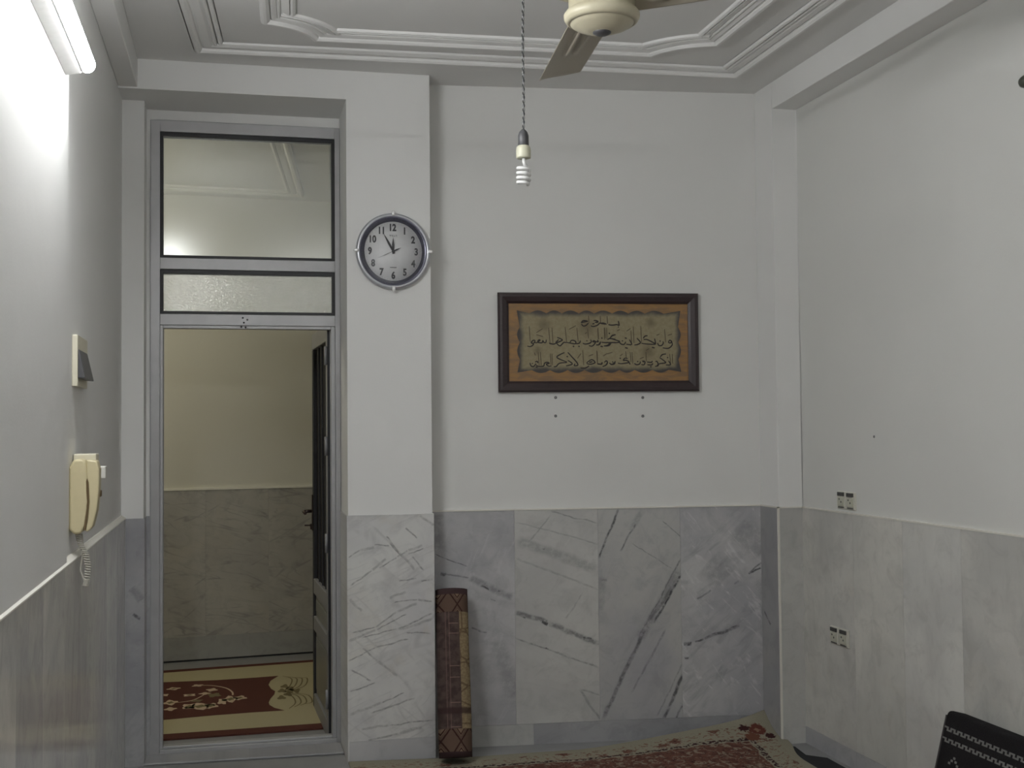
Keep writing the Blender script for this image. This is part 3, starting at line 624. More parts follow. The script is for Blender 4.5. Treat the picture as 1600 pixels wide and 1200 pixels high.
lg = MB(); lg.add([nf(-.015, -.076, 0), nf(.015, -.076, 0), nf(.015, -.073, 0), nf(-.015, -.073, 0)], [(0, 1, 2, 3)])
lg.build('dial_lettering', M_INK, ck_, fix=False)
def hand(name, ang, l, tail, wd, dep, mat):
    a = math.radians(ang); d_ = Vector((math.sin(a), math.cos(a))); n_ = Vector((-d_.y, d_.x)); m = MB()
    pts = [-d_ * tail - n_ * wd * .35, d_ * l * .45 - n_ * wd * .5, d_ * l, d_ * l * .45 + n_ * wd * .5, -d_ * tail + n_ * wd * .35]
    m.prism([(p_.x * .97, p_.y) for p_ in pts], dep, dep + .0012, f=lambda x, y, z: (x, -z, y)); return m.build(name, mat, ck_)
hand('hour_hand', 0, .066, .012, .012, .0180, M_INK); hand('minute_hand', -29.5, .098, .012, .0105, .0200, M_INK); hand('second_hand', 246, .085, 0, .0022, .0220, plain('grey_hand', (.12, .12, .12), .4))
hand('second_hand_tail', 66, .040, 0, .007, .0218, M_INK)
MB().lathe([(.007, .017), (.007, .0235), (0, .0245)], 16, ckf).build('hub', M_DKP, ck_)
for a in (0, 90, 180, 270):
    ca, sa = math.cos(math.radians(a)), math.sin(math.radians(a)); m = MB()
    m.lathe([(.0065, .0), (.0075, .006), (.0075, .016), (.005, .022), (0, .023)], 14, lambda x, y, z, ca=ca, sa=sa: ((.163 + z) * ca * .98 - x * sa, -.030 + y, (.163 + z) * sa + x * ca))
    m.build('stud', M_CHR, ck_, label='chrome stud')
k = NT('clock_glass'); tr = k.n('ShaderNodeBsdfTransparent', {'Color': (.97, .97, .97)}); gl = k.n('ShaderNodeBsdfGlossy', {'Roughness': .03})
mx = k.n('ShaderNodeMixShader', {0: k.n('ShaderNodeFresnel', {'IOR': 1.5}).outputs[0], 1: tr.outputs[0], 2: gl.outputs[0]}); k.t.links.new(mx.outputs[0], k.out.inputs[0])
MB().lathe([(.1575, .0265), (.08, .0285), (0, .0295)], 64, ckf, cap=False).build('glass', k.m, ck_)

# ------------------------------------------------------------------ framed calligraphy
Z = Vector((math.cos(BA), math.sin(BA), 0)); NB = Vector((math.sin(BA), -math.cos(BA), 0))
def on_back(s_, z_, out=0.0): return BO + Z * s_ + NB * out + Vector((0, 0, z_))
pic = tag(empty('framed_calligraphy', on_back(.879, 1.91), BA), 'dark framed calligraphy picture with scalloped parchment on the back wall', 'picture')
k = NT('dark_walnut_frame'); o = k.obj(); g_ = k.noise(k.n('ShaderNodeMapping', {'Vector': o, 'Scale': (3, 20, 20)}).outputs[0], 6, 4)
k.bsdf(Base_Color=k.mix(g_, (.020, .012, .013), (.040, .024, .025)), Roughness=.35); M_FRM = k.m
k = NT('orange_wood_veneer'); o = k.obj(); g_ = k.noise(k.n('ShaderNodeMapping', {'Vector': o, 'Scale': (2.2, 9, 9)}).outputs[0], 5, 4, .6, .6)
k.bsdf(Base_Color=k.mix(k.mr(g_, .35, .65), (.29, .155, .048), (.20, .12, .055)), Roughness=.5); M_VEN = k.m
HW, HH = .4925, .2385
fp = lambda x, y, h: (x, -h, y)
MB().sweep([(-HW, -HH), (HW, -HH), (HW, HH), (-HW, HH)], [(0, .001), (0, .022), (.008, .030), (.020, .031), (.040, .026), (.0515, .018), (.0515, .004)], fp).build('frame', M_FRM, pic, fix=False)
MB().box(-HW + .049, HW - .049, -.0125, -.002, -HH + .045, HH - .045).build('backing_panel', M_VEN, pic, label='orange brown wood veneer panel')
px = lambda x, y: ((x - 934.5) * .003127, -(y - 535) * .00309)
def scallop():
    x0, x1, y0, y1 = 806.5, 1064, 485.3, 581.8; pts = []
    top = [806.5, 826, 852, 876.5, 903, 927, 955.5, 981, 1007, 1037, 1064]
    for i in range(len(top) - 1):
        for t in range(8):
            u = t / 8; pts.append((top[i] + (top[i + 1] - top[i]) * u, y0 + 4.6 - 4.6 * math.sin(math.pi * u) if 0 < i < 9 else (y0 + (4.6 * u if i == 0 else 4.6 * (1 - u)))))
    rt = [485.3, 511, 535, 562, 581.8]
    for i in range(4):
        for t in range(8): u = t / 8; pts.append((x1 - 4.2 + 4.2 * math.sin(math.pi * u) if 0 < i < 3 else x1 - (4.2 * u if i == 0 else 4.2 * (1 - u)), rt[i] + (rt[i + 1] - rt[i]) * u))
    bt = [1064, 1044, 1018, 990, 966, 939, 911, 884.5, 857, 829, 808]
    for i in range(len(bt) - 1):
        for t in range(8): u = t / 8; pts.append((bt[i] + (bt[i + 1] - bt[i]) * u, y1 - 3.5 + 4.6 * math.sin(math.pi * u) if 0 < i < 9 else y1 - (3.5 * u if i == 0 else 3.5 * (1 - u))))
    lt = [581.8, 562, 535, 511, 485.3]
    for i in range(4):
        for t in range(8): u = t / 8; pts.append((x0 + 4.2 - 4.2 * math.sin(math.pi * u) if 0 < i < 3 else x0 + (4.2 * u if i == 0 else 4.2 * (1 - u)), lt[i] + (lt[i + 1] - lt[i]) * u))
    return [px(*p_) for p_ in pts]
k = NT('burnt_edge_parchment'); o = k.xyz(k.obj()); P = k.vec(o[0], o[2], 0)
ex = k.math('SUBTRACT', .398, k.math('ABSOLUTE', k.math('SUBTRACT', o[0], .0025))); ey = k.math('SUBTRACT', .148, k.math('ABSOLUTE', k.math('SUBTRACT', o[2], .004)))
ed = k.math('ADD', k.math('MINIMUM', ex, ey), k.math('MULTIPLY', k.math('SUBTRACT', k.noise(P, 9, 3), .5), .045))
c = k.mix(k.mr(k.noise(P, 60, 3), .3, .7), (.235, .20, .115), (.27, .235, .145))
for (sx_, sz_, r_) in [(.255, .095, .04), (.24, -.045, .05), (-.27, .085, .05), (-.06, .075, .07), (-.30, -.04, .03)]:
    dd = k.n('ShaderNodeVectorMath', {0: P, 1: (sx_, sz_, 0)}, operation='DISTANCE').outputs[1]
    c = k.mix(k.mr(dd, 0, r_, .55, 0), c, (.095, .06, .03))
c = k.mix(k.mr(ed, .004, .034, .92, 0), c, (.045, .042, .045))
k.bsdf(Base_Color=c, Roughness=.7); M_PAR = k.m
pts = scallop()
MB().prism(pts, .0125, .0145, f=lambda x, y, z: (x, -z, y)).build('parchment', M_PAR, pic, label='brown parchment with burnt scalloped edge')
# the writing: reed-pen strokes of the three lines, dark ink and faded tall uprights
SA = lambda q: px(820 + q[0] / 9.23, 470 + q[1] / 9.23)
SB = lambda q: px(930 + q[0] / 9.23, 470 + q[1] / 9.23)
A_D = [  # dark strokes, western half
 [(795, 320), (825, 288), (862, 288), (898, 297)], [(800, 335), (828, 365), (868, 356), (903, 322)], [(800, 318), (845, 305), (895, 296)],
 [(978, 288), (1010, 285), (1045, 302), (995, 312)], [(938, 362), (975, 372), (1035, 352), (1068, 322), (1100, 332), (1152, 338)], [(960, 335), (990, 328)], [(1192, 344), (1240, 352), (1292, 346)],
 [(20, 655), (55, 662), (85, 652), (110, 622), (75, 604), (110, 570), (132, 585), (112, 605)], [(110, 605), (160, 605), (178, 570), (205, 568), (172, 600), (232, 606), (242, 576), (258, 602), (285, 602), (292, 562)],
 [(340, 606), (345, 618), (400, 626), (440, 608)], [(448, 530), (488, 545), (524, 568), (470, 596), (430, 606), (455, 575), (470, 560)], [(430, 604), (482, 652), (520, 625), (545, 602), (585, 605)],
 [(585, 603), (640, 612), (705, 622), (718, 596), (690, 575), (652, 575), (632, 606)], [(672, 655), (694, 664)], [(715, 622), (768, 612), (782, 574)], [(752, 655), (774, 664)],
 [(818, 612), (850, 626), (910, 616), (942, 592), (930, 562)], [(870, 575), (885, 582)], [(905, 648), (955, 655), (1000, 604), (985, 578), (960, 590), (1000, 600)], [(985, 588), (1042, 592), (1028, 568)],
 [(1010, 640), (1060, 632), (1078, 590)], [(1072, 656), (1110, 664)], [(1120, 655), (1180, 642), (1212, 605)], [(1088, 600), (1160, 606), (1292, 602)], [(1178, 562), (1200, 548), (1232, 548), (1292, 556)], [(1215, 540), (1245, 502), (1292, 490)], [(1085, 535), (1105, 545)], [(1195, 465), (1215, 478)],
 [(55, 895), (70, 938), (108, 946), (142, 905)], [(85, 900), (95, 908)], [(128, 882), (162, 874), (166, 900)], [(135, 952), (165, 958)], [(142, 925), (180, 946), (250, 940), (262, 902), (300, 888), (332, 902), (288, 914), (322, 942), (362, 940)],
 [(395, 950), (432, 946), (478, 902), (582, 892)], [(588, 886), (445, 822), (482, 780), (552, 748)], [(572, 940), (664, 912), (598, 860)], [(582, 800), (600, 812)],
 [(600, 745), (660, 812), (722, 882), (742, 930), (690, 936), (704, 908)], [(780, 970), (850, 972), (905, 940)], [(868, 898), (942, 850), (992, 892), (930, 916), (870, 908)], [(905, 890), (955, 880)],
 [(1025, 908), (1080, 916), (1092, 888)], [(1128, 892), (1152, 868), (1172, 892), (1152, 930), (1100, 952)], [(1198, 900), (1238, 920), (1272, 890)]]
A_F = [  # faded uprights and vowel marks, western half
 [(50, 370), (62, 590)], [(328, 388), (345, 612)], [(376, 388), (388, 612)], [(565, 380), (586, 600)], [(734, 390), (752, 595)], [(150, 462), (242, 404)], [(620, 414), (722, 360)], [(890, 402), (902, 545)], [(1040, 390), (1050, 560)], [(1140, 385), (1148, 545)], [(1166, 390), (1170, 550)],
 [(175, 740), (186, 935)], [(206, 740), (216, 935)], [(348, 760), (356, 930)], [(372, 765), (376, 930)], [(815, 715), (828, 932)], [(1018, 720), (1026, 905)], [(738, 832), (792, 760)], [(150, 490), (250, 520)], [(905, 215), (912, 320)], [(1075, 225), (1080, 330)], [(1175, 220), (1180, 335)], [(900, 800), (965, 775)], [(120, 745), (135, 790)], [(1110, 800), (1170, 760)], [(850, 480), (880, 455)]]
B_D = [  # dark strokes, eastern half
 [(0, 292), (28, 304), (0, 318)], [(60, 326), (100, 322), (152, 338)], [(180, 346), (238, 352), (300, 344), (334, 354), (324, 292)], [(315, 376), (328, 382)],
 [(150, 602), (240, 606), (322, 602), (328, 584), (205, 545), (180, 552)], [(200, 540), (228, 508), (282, 490)], [(115, 655), (180, 648), (218, 604)], [(58, 658), (92, 664)], [(0, 635), (30, 636), (62, 590)],
 [(330, 576), (350, 620), (400, 632), (428, 592)], [(372, 576), (388, 584)], [(414, 535), (444, 545)], [(432, 628), (512, 632), (482, 562)], [(416, 678), (456, 688)], [(552, 640), (600, 632), (642, 602), (590, 540)],
 [(655, 615), (740, 626), (862, 628), (820, 600), (742, 562), (688, 560)], [(682, 542), (712, 510), (748, 506)], [(808, 672), (850, 684)], [(850, 545), (866, 622)], [(892, 610), (912, 646), (952, 646), (978, 612), (970, 588)], [(922, 578), (940, 588)],
 [(1052, 602), (1072, 570), (1102, 592), (1078, 612), (1052, 602)], [(1102, 596), (1108, 640), (1052, 688), (968, 682)],
 [(10, 914), (70, 916), (82, 890)], [(118, 882), (142, 868), (156, 890), (132, 930), (88, 950)], [(188, 900), (214, 922), (260, 910), (268, 870)], [(225, 880), (240, 888)],
 [(308, 902), (350, 910), (402, 905), (472, 890), (430, 860), (388, 862), (412, 830), (452, 836)], [(470, 890), (488, 922)], [(336, 826), (352, 836)],
 [(548, 905), (580, 926), (626, 914), (638, 880)], [(590, 875), (606, 884)], [(650, 922), (690, 926), (704, 882), (668, 874), (690, 890)], [(734, 886), (798, 892), (812, 870)], [(738, 926), (800, 930), (820, 905)], [(780, 952), (800, 960)],
 [(850, 950), (900, 938), (882, 880), (858, 882)], [(875, 940), (920, 912), (1002, 900), (998, 880), (920, 822)], [(930, 815), (960, 780), (1016, 770)], [(1010, 930), (1080, 926), (1050, 870)], [(1030, 818), (1046, 828)]]
B_F = [
 [(505, 430), (512, 612)], [(540, 370), (548, 612)], [(650, 365), (658, 605)], [(1000, 408), (1012, 602)], [(425, 730), (432, 832)], [(490, 740), (502, 885)], [(516, 740), (528, 912)], [(1070, 770), (1082, 922), ], [(1106, 770), (1112, 912)], [(20, 402), (28, 560)], [(115, 390), (120, 560)], [(150, 392), (155, 560)],
 [(320, 290), (326, 345)], [(440, 440), (500, 400)], [(1045, 500), (1110, 480)], [(880, 500), (925, 480)], [(300, 435), (345, 415)], [(720, 720), (770, 690)], [(340, 800), (380, 770)], [(60, 215), (66, 320)], [(160, 220), (166, 330)], [(10, 730), (14, 905)], [(150, 770), (230, 745)], [(630, 840), (690, 815)], [(720, 740), (725, 880)]]
cal = MB()
for S_, D_, F__ in ((SA, A_D, A_F), (SB, B_D, B_F)):
    for st_ in F__: cal.ribbon([S_(q) for q in st_], .0046, fp, 1, .0148)
    for st_ in D_: cal.ribbon([S_(q) for q in st_], .0062, fp, 0, .0152)
cal.build('calligraphy', [plain('brown_black_ink', (.020, .014, .012), .6), plain('faded_brown_ink', (.105, .080, .045), .7)], pic, fix=False)

# plugged screw holes under the picture, mark on the socket wall, object at the edge of the socket wall
M_PLG = plain('grey_wall_plug', (.16, .16, .16), .6)
hole = MB().lathe([(.0075, 0), (.0065, .0025), (.003, .003), (.003, -.004), (0, -.004)], 12, lambda a, b, c: (a, -c, b)).build('screw_hole', M_PLG)
first = True
for s_, z_, up, wh in ((.665, 1.645, 'upper', 'pillar'), (1.094, 1.642, 'upper', 'corner column'), (.664, 1.556, 'lower', 'pillar'), (1.093, 1.552, 'lower', 'corner column')):
    o = hole if first else hole.copy()
    if not first: COL.objects.link(o)
    first = False; o.location = on_back(s_, z_); o.rotation_euler[2] = BA
    tag(o, '%s grey plugged screw hole below the picture, on the side towards the %s' % (up, wh), 'screw hole', 'plugged screw holes under the calligraphy')
tag(MB().lathe([(.006, 0), (.005, .003), (0, .004)], 10, lambda a, b, c: (-c, a, b)).build('nail_head', M_PLG, loc=(XR, 4.639, 1.449)), 'tiny dark nail head in the white wall above the sockets', 'nail')
kb = tag(empty('coat_peg', (XR, 3.54, 2.655)), 'dark green rounded peg high on the socket wall', 'peg')
M_GRN = plain('dark_green_knob', (.055, .060, .045), .35)
MB().lathe([(.014, 0), (.014, .02)], 20, lambda a, b, c: (-c, a, b)).build('stem', M_GRN, kb)
MB().lathe([(.014, .016), (.024, .02), (.028, .030), (.026, .042), (.016, .052), (0, .055)], 24, lambda a, b, c: (-c, a * 1.1, b * .8)).build('knob', M_GRN, kb)

# ------------------------------------------------------------------ power sockets
M_SOC = plain('greenish_cream_plastic', (.50, .50, .41), .35)
M_SOC2 = plain('cream_white_plastic', (.60, .59, .52), .35)
M_SDK = plain('dark_socket_flap', (.06, .06, .055), .4)
def socket():
    t = empty('power_socket', (0, 0, 0)); S_ = lambda x, y, z: (-x, y, z)
    b = MB(); b.prism([(0, -.040), (.006, -.0395), (.010, -.036), (.010, .036), (.006, .0395), (0, .040)], -.0385, .0385, f=lambda x, z, y: (-x, y, z)); b.build('plate', M_SOC2, t, bevel=.002)
    MB().box(-.016, -.009, -.027, .027, .018, .035).build('flap', M_SDK, t, bevel=.001, label='dark flap')
    b = MB(); b.prism([(.009, -.030), (.013, -.029), (.016, -.022), (.016, .008), (.013, .014), (.009, .015)], -.026, .026, f=lambda x, z, y: (-x, y, z)); f_ = b.build('socket_face', M_SOC, t, bevel=.002)
    b = MB()
    for yy, zz in ((.008, .004), (-.008, -.008)): b.lathe([(.0045, .0155), (.0045, .0168), (0, .0168)], 10, lambda a, c, e, yy=yy, zz=zz: (-e, yy + a, zz + c))
    b.build('pin_hole', M_SDK, f_)
    MB().box(-.0125, -.009, -.026, .026, -.034, -.030).build('lip', M_SDK, t, label='dark lower lip')
    return t
sk = socket()
for i, (y, z, lab) in enumerate(((4.917, 1.166, 'cream power socket just above the marble, the one nearer the corner column'), (4.836, 1.165, 'cream power socket just above the marble, the one farther from the corner column'),
                                 (4.988, .556, 'cream power socket set in the marble, the one nearer the corner column'), (4.903, .557, 'cream power socket set in the marble, the one farther from the corner column'))):
    o = sk if i == 0 else copy_tree(sk)
    o.location = (XR if z > 1 else XR - .010, y, z)
    tag(o, lab, 'socket', 'power sockets on the wall beside the cushion')

# ------------------------------------------------------------------ hanging bulb
pl = tag(empty('pendant_lamp', (.9375, 3.85, ZC)), 'unlit spiral bulb hanging on a twisted cord', 'lamp')
dz = lambda z: z - ZC
b = MB()
for ph, mt in ((0, 0), (math.pi, 1)):
    pts = []
    for i in range(421):
        t = i / 420; z = ZC - t * (ZC - 2.484); a = ph + t * 2 * math.pi * 24
        pts.append((.006 * (1 - t) + .0022 * math.cos(a) + .0014 * math.sin(t * 9), .0022 * math.sin(a), dz(z)))
    b.tube(pts, .0023, 6, mt)
b.build('cord', [plain('black_cord', (.03, .03, .032), .5), plain('grey_cord', (.22, .22, .22), .5)], pl, label='black and grey twisted cord')
MB().lathe([(.045, 0), (.045, -.012), (.02, -.03), (0, -.034)], 24, lambda x, y, z: (.006 + x, y, z)).build('ceiling_rose', M_WPL, pl)
MB().lathe([(.004, .055), (.008, .052), (.014, .045), (.0175, .034), (.0178, 0), (.016, -.002), (0, -.002)][::-1], 24, lambda x, y, z: (x, y, z + dz(2.434))).build('bulb_holder', M_DKP, pl, label='black bulb holder')
bl = MB().lathe([(.0, .0), (.0235, .0), (.0245, .004), (.0245, .028), (.022, .038), (.015, .044), (0, .045)], 28, lambda x, y, z: (x, y, z + dz(2.392))).build('bulb', plain('cream_bulb_base', (.60, .59, .46), .4), pl, label='cream bulb base')
b = MB(); b.tube([(.0, 0, dz(2.394)), (.002, 0, dz(2.378)), (.005, -.003, dz(2.366))], .0058, 12)
pts = []
for i in range(181):
    t = i / 180; a = -.6 + t * 2 * math.pi * 4.1; r = .0195 * min(1, t * 8 + .25) * (1 if t < .94 else 1 - (t - .94) * 6)
    pts.append((.0 + r * math.cos(a), r * math.sin(a), dz(2.368 - .064 * t)))
b.tube(pts, .0055, 10)
b.build('spiral_tube', plain('white_lamp_glass', (.80, .80, .79), .25), bl, label='white spiral tube')

# ------------------------------------------------------------------ ceiling fan
M_FAN = plain('fan_cream_enamel', (.56, .52, .38), .35)
M_BLD = plain('fan_blade_beige', (.42, .385, .305), .4, var=.04, scale=10)
fn = tag(empty('ceiling_fan', (1.085, 3.44, 2.69)), 'cream three bladed ceiling fan hanging from the moulded ceiling', 'fan')
MB().lathe([(0, 0), (.03, .0), (.05, .004), (.082, .016), (.094, .024), (.097, .028), (.099, .026), (.108, .032), (.114, .042), (.115, .052), (.108, .062), (.10, .07), (.10, .10), (.07, .13), (.03, .15), (0, .152)], 56).build('motor_housing', M_FAN, fn)
MB().lathe([(0, -.008), (.018, -.008), (.027, -.003), (.029, .003), (.02, .004)], 28).build('centre_cap', M_DKP, fn, label='dark centre cap')
MB().lathe([(.011, .14), (.011, ZC - 2.69)], 16).build('rod', M_FAN, fn)
MB().lathe([(.02, ZC - 2.78), (.05, ZC - 2.76), (.055, ZC - 2.69)], 24).build('canopy', M_FAN, fn)
def blade_mesh():
    """blade along +y from the hub, thin pressed sheet with two raised ribs"""
    m = MB(); nx, ny = 40, 30; v = []
    for j in range(ny + 1):
        t = j / ny; w0, w1 = -.072 - .000 * t, .072
        for i in range(nx + 1):
            s_ = i / nx; x = w0 + (w1 - w0) * s_
            y = .06 + .715 * t
            tip = .045 * max(0, (s_ - .45) / .55) ** 2 - .012 * math.sin(math.pi * s_)      # raked, rounded tip
            y -= tip * t ** 8
            z = .088 + .022 * (s_ - .5) + .010 * (1 - (2 * s_ - 1) ** 2)
            if .06 < t < .66:
                for c_ in (.36, .60): z -= .014 * math.exp(-((s_ - c_) / .06) ** 2) * min(1, (t - .06) * 14, (.66 - t) * 14)
            v.append((x, y, z))
    n = (nx + 1) * (ny + 1); fs = []
    for j in range(ny):
        for i in range(nx):
            a = j * (nx + 1) + i; fs.append((a, a + 1, a + nx + 2, a + nx + 1))
    m.add(v, fs, 0, True); return m
for i, a in enumerate((-5.6, -126.0, 114.0)):
    o = blade_mesh().build('blade', M_BLD, fn, rz=math.radians(a), label='beige blade with pressed ribs' if i == 0 else None)
    sd = o.modifiers.new('sheet', 'SOLIDIFY'); sd.thickness = .002
    MB().box(-.022, .022, .05, .16, .099, .104).build('blade_iron', M_FAN, fn, rz=math.radians(a), bevel=.002)

# ------------------------------------------------------------------ carpets
def carpet_mat():
    k = NT('beige_red_carpet'); uv = k.n('ShaderNodeUVMap').outputs[0]; x = k.xyz(uv); u, v = x[0], x[1]
    e = k.math('MINIMUM', v, u)                        # distance from the two hems in view
    wob = k.math('ADD', e, k.math('MULTIPLY', k.math('SUBTRACT', k.noise(uv, 16, 3), .5), .05))
    beige = k.mix(k.mr(k.noise(uv, 220, 2), .3, .7), (.265, .245, .185), (.315, .295, .225))
    vo = k.n('ShaderNodeTexVoronoi', {'Vector': uv, 'Scale': 11.0, 'Randomness': .7}); n2 = k.noise(uv, 60, 3, .6)
    n3 = k.noise(uv, 34, 3, .6, .5)
    fl = k.mr(k.math('ADD', vo.outputs[0], k.math('MULTIPLY', k.math('SUBTRACT', n2, .5), 1.1)), .26, .34, 1, 0)
    red = (.125, .042, .030); dark = (.040, .016, .018); brick = k.mix(k.mr(n3, .42, .60), (.150, .068, .050), (.100, .046, .036))
    band = k.math('MULTIPLY', k.mr(wob, .045, .06), k.mr(wob, .15, .165, 1, 0))
    c = k.mix(k.math('MULTIPLY', fl, k.math('MULTIPLY', band, .9)), beige, red)
    c = k.mix(k.math('MULTIPLY', k.mr(k.noise(uv, 48, 2), .56, .60), k.math('MULTIPLY', band, .75)), c, (.20, .10, .07))
    core = k.mr(vo.outputs[0], .05, .09, 1, 0)
    c = k.mix(k.math('MULTIPLY', core, k.math('MULTIPLY', band, .8)), c, dark)
    line = k.math('MULTIPLY', k.mr(wob, .150, .156), k.mr(wob, .175, .182, 1, 0))
    c = k.mix(k.math('MULTIPLY', line, k.mr(n2, .44, .52)), c, dark)
    inner_ = k.mr(wob, .182, .19)
    c = k.mix(inner_, c, brick)
    c = k.mix(k.math('MULTIPLY', inner_, k.math('MULTIPLY', k.mr(k.noise(uv, 26, 4, .7, 1.0), .53, .58), .85)), c, (.27, .225, .165))
    c = k.mix(k.math('MULTIPLY', inner_, k.math('MULTIPLY', k.mr(k.noise(uv, 40, 3, .7, .6), .60, .64), .9)), c, dark)
    # corner palmette
    for (cu_, cv_, r_, col_) in ((.10, .10, .042, (.125, .042, .030)), (.065, .155, .026, (.05, .018, .018)), (.155, .075, .026, (.05, .018, .018)), (.15, .15, .04, (.15, .06, .04)), (.10, .10, .014, (.25, .15, .10))):
        dd = k.n('ShaderNodeVectorMath', {0: k.vec(u, v), 1: (cu_, cv_, 0)}, operation='DISTANCE').outputs[1]
        c = k.mix(k.mr(k.math('ADD', dd, k.math('MULTIPLY', k.math('SUBTRACT', n2, .5), .05)), r_ * .8, r_, 1, 0), c, col_)
    b = k.bsdf(Base_Color=c, Roughness=.95, Specular_IOR_Level=.1)
    k.set(b.inputs['Normal'], k.bump(k.noise(uv, 500, 2), .4, .004)); return k.m
def carpet():
    U, Vv, nu, nv = 1.985, 4.6, 130, 90; v = []; uvs = []
    for j in range(nv + 1):
        dv = Vv * (j / nv) ** 2.2
        for i in range(nu + 1):
            u = U * (1 - (1 - i / nu) ** 1.5); dU = U - u      # distance from the hem near the corner column
            lift = .098 * max(0, 1 - dU / .95) ** 1.3 + .012 * math.exp(-(dU / .12) ** 2)
            dec = math.exp(-(dv / (.10 + .16 * min(1, dU / .4))) ** 1.3)
            z = .0135 + lift * dec + .0008 * math.sin(u * 9 + dv * 3)
            yb = 5.428 + .062 * max(0, 1 - u / .5) + .075 * math.exp(-dU / .13) - .012 * math.exp(-((dU - .95) / .35) ** 2)
            x = .502 + u + .040 * math.exp(-dU / .25) * math.exp(-dv / .12) - .02 * math.exp(-dU / .1) * min(1, dv / .5) + .07 * math.exp(-dU / .25) * math.exp(-((dv - .22) / .16) ** 2) * .8
            v.append((x, yb - dv, z)); uvs.append((dU, dv))
    m = MB(); fs = [(j * (nu + 1) + i, (j + 1) * (nu + 1) + i, (j + 1) * (nu + 1) + i + 1, j * (nu + 1) + i + 1) for j in range(nv) for i in range(nu)]
    m.add(v, fs, 0, True); o = m.build('carpet', carpet_mat(), fix=False)
    lay = o.data.uv_layers.new(name='hem_distance')
    for l in o.data.loops: lay.data[l.index].uv = uvs[l.vertex_index]
    sd = o.modifiers.new('pile', 'SOLIDIFY'); sd.thickness = .007; sd.offset = -1
    return o
tag(carpet(), 'beige and red floral carpet on the floor with one curled corner', 'carpet')
M_PAD = plain('dark_grey_felt', (.035, .036, .038), .95, var=.2, scale=200, spec=.1)
tag(MB().prism([(.505, .9), (2.60, .9), (2.605, 5.03), (2.535, 5.10), (2.552, 5.245), (2.49, 5.285), (2.35, 5.43), (1.75, 5.455), (1.0, 5.462), (.885, 5.487), (.505, 5.492)], .0003, .0028).build('carpet_underlay', M_PAD), 'dark grey felt underlay showing along the edge of the floral carpet', 'underlay')

# rolled carpet standing against the back wall
def roll_mat():
    k = NT('rolled_carpet_pile'); uv = k.n('ShaderNodeUVMap').outputs[0]; q = k.xyz(uv); u, v = q[0], q[1]      # u: across the front, v: height
    nz = k.noise(uv, 90, 3)
    mauve = k.mix(k.mr(k.noise(uv, 30, 3), .35, .65), (.062, .043, .039), (.095, .067, .060))
    cream = k.mix(k.mr(nz, .4, .6), (.29, .23, .135), (.23, .17, .10))
    wv = k.n('ShaderNodeTexVoronoi', {'Vector': uv, 'Scale': 12.0}, feature='DISTANCE_TO_EDGE').outputs[0]
    cream = k.mix(k.mr(wv, .02, .045, .6, 0), cream, (.085, .05, .032))
    c = k.mix(k.mr(u, .020, .024), mauve, cream)
    for z0 in (.13, .235, .345, .395, .54, .585):
        c = k.mix(k.math('MULTIPLY', k.mr(k.math('ABSOLUTE', k.math('SUBTRACT', v, z0)), .001, .003, .5, 0), k.math('MULTIPLY', k.mr(u, -.026, -.022), k.mr(u, .016, .02, 1, 0))), c, (.30, .20, .16))
    for x0 in (-.036, -.022):
        c = k.mix(k.mr(k.math('ABSOLUTE', k.math('SUBTRACT', u, x0)), .001, .0025, .35, 0), c, (.24, .15, .13))
    c = k.mix(k.math('MULTIPLY', k.mr(k.math('ABSOLUTE', k.math('SUBTRACT', v, .20)), .008, .02, .85, 0), 1.0), c, (.05, .03, .028))
    fu = k.math('ABSOLUTE', k.math('SUBTRACT', k.math('FRACT', k.math('ADD', k.math('MULTIPLY', u, 13.0), 5.3)), .5))
    fv = k.math('ABSOLUTE', k.math('SUBTRACT', k.math('FRACT', k.math('ADD', k.math('MULTIPLY', v, 8.3), .43)), .5))
    dm = k.math('ADD', k.math('ADD', fu, fv), k.math('MULTIPLY', k.math('SUBTRACT', nz, .5), .06))
    ln = k.math('MAXIMUM', k.mr(k.math('ABSOLUTE', k.math('SUBTRACT', dm, .5)), .03, .06, 1, 0), k.mr(k.math('ABSOLUTE', k.math('SUBTRACT', dm, .26)), .02, .045, 1, 0))
    end = k.mix(k.mr(dm, .3, .34, 1, 0), (.115, .075, .056), (.20, .138, .095))
    end = k.mix(ln, end, (.045, .022, .018))
    c = k.mix(k.math('MAXIMUM', k.mr(v, .12, .125, 1, 0), k.mr(v, .635, .64)), c, end)
    c = k.mix(k.math('MAXIMUM', k.mr(v, .022, .028, 1, 0), k.mr(v, .715, .72)), c, (.055, .034, .034))
    b = k.bsdf(Base_Color=c, Roughness=.95, Specular_IOR_Level=.1); k.set(b.inputs['Normal'], k.bump(nz, .4, .003)); return k.m
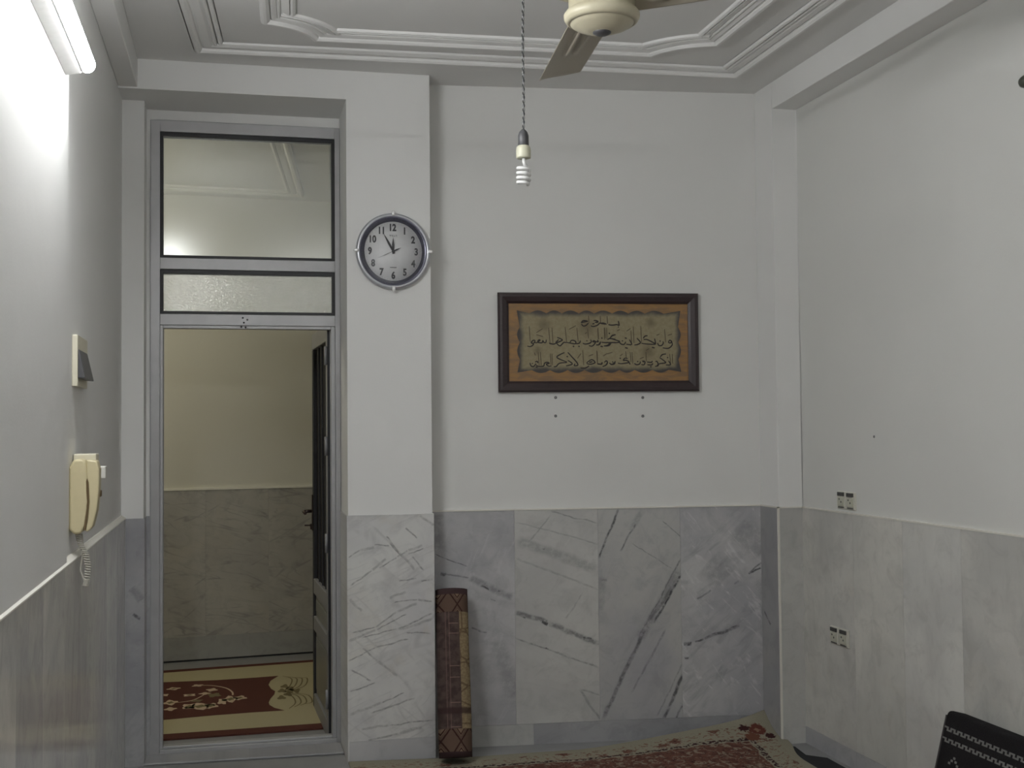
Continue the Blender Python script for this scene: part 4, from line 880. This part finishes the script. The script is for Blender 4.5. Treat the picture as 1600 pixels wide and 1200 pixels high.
def roll():
    H_, N_ = .745, 150; pts = []
    turns = 3.6
    for i in range(N_ + 1):
        t = i / N_; a = math.radians(-20) - t * turns * 2 * math.pi; r = .071 - t * .050
        pts.append((r * math.cos(a) * 1.02, r * math.sin(a) * .95, a, r))
    v = []; uvs = []; nz = 20
    for j in range(nz + 1):
        z = H_ * j / nz; sag = 1 + .03 * math.sin(z * 7) * (1 - z / H_)
        for (x, y, a, r) in pts: v.append((x * sag, y * sag, z)); uvs.append((x if y < .02 else x + .3, z))
    n = len(pts); m = MB(); fs = [(j * n + i, j * n + i + 1, (j + 1) * n + i + 1, (j + 1) * n + i) for j in range(nz) for i in range(n - 1)]
    m.add(v, fs, 0, True); o = m.build('rolled_carpet', roll_mat(), fix=False)
    lay = o.data.uv_layers.new(name='front')
    for l in o.data.loops: lay.data[l.index].uv = uvs[l.vertex_index]
    sd = o.modifiers.new('pile', 'SOLIDIFY'); sd.thickness = .006; sd.offset = -1
    b0, b1 = Vector((.962, 5.352, .013)), Vector((.985, 5.560, .73)); zx = (b1 - b0).normalized()
    xx = Vector((1, 0, 0)); xx = (xx - zx * xx.dot(zx)).normalized(); yy = zx.cross(xx)
    o.matrix_world = Matrix(((xx.x, yy.x, zx.x, b0.x), (xx.y, yy.y, zx.y, b0.y), (xx.z, yy.z, zx.z, b0.z + .021), (0, 0, 0, 1)))
    return o
tag(roll(), 'rolled up red brown carpet leaning in the corner beside the pillar', 'carpet')

# black woven back cushion against the socket wall
cu_ = empty('back_cushion', (2.415, 3.962, .036)); tag(cu_, 'black woven back cushion with pale zigzag bands leaning on the marble', 'cushion')
lean = .115 / .435; th = math.atan(lean); cu_.rotation_euler = (0, th, 0)
M_BLK = plain('black_weave', (.014, .013, .014), .9, var=.5, scale=160, bump=.5, spec=.15)
M_GRY = plain('pale_grey_weave', (.20, .20, .19), .9, var=.2, scale=200, spec=.1)
Lc, Hc, Tc = .95, .442, .085
b = MB(); v = []; n1, n2 = 14, 26
b.box(0, Tc, -Lc, 0, 0, Hc)
cb = b.build('cover', M_BLK, cu_, bevel=.018, bseg=4)
zz = lambda x, y, h: (-.0008, x, y)
def meander(z0, per, amp, wd, y0=-.012):
    m = MB(); y = y0; up = True
    while y > -Lc + .03:
        for (a0, a1, c0, c1) in ((y - per * .5, y, z0 + (amp if up else 0) - wd / 2, z0 + (amp if up else 0) + wd / 2), (y - per * .5 - wd * .8, y - per * .5 + wd * .8, z0 - wd / 2, z0 + amp + wd / 2)):
            m.box(-.0014, .002, a0, a1, c0, c1)
        y -= per * .5; up = not up
    return m
meander(.372, .042, .010, .0055).build('woven_band', M_GRY, cb, label='pale zigzag band')
meander(.333, .042, .010, .0055).build('woven_band', M_GRY, cb, label='pale zigzag band')
for y0 in (-.075, -.30, -.53, -.76):
    m = MB()
    for i in range(6):
        m.box(-.0014, .002, y0 - .012 * (i + 1), y0 - .012 * i, .262 + .011 * (2 - abs(i - 2)), .270 + .011 * (2 - abs(i - 2)))
    m.build('woven_motif', M_GRY, cb, label='pale stepped motif')
MB().box(.002, Tc - .005, -.001, .0014, .02, Hc - .02).build('end_piping', plain('grey_piping', (.14, .13, .13), .9), cb, bevel=.002)
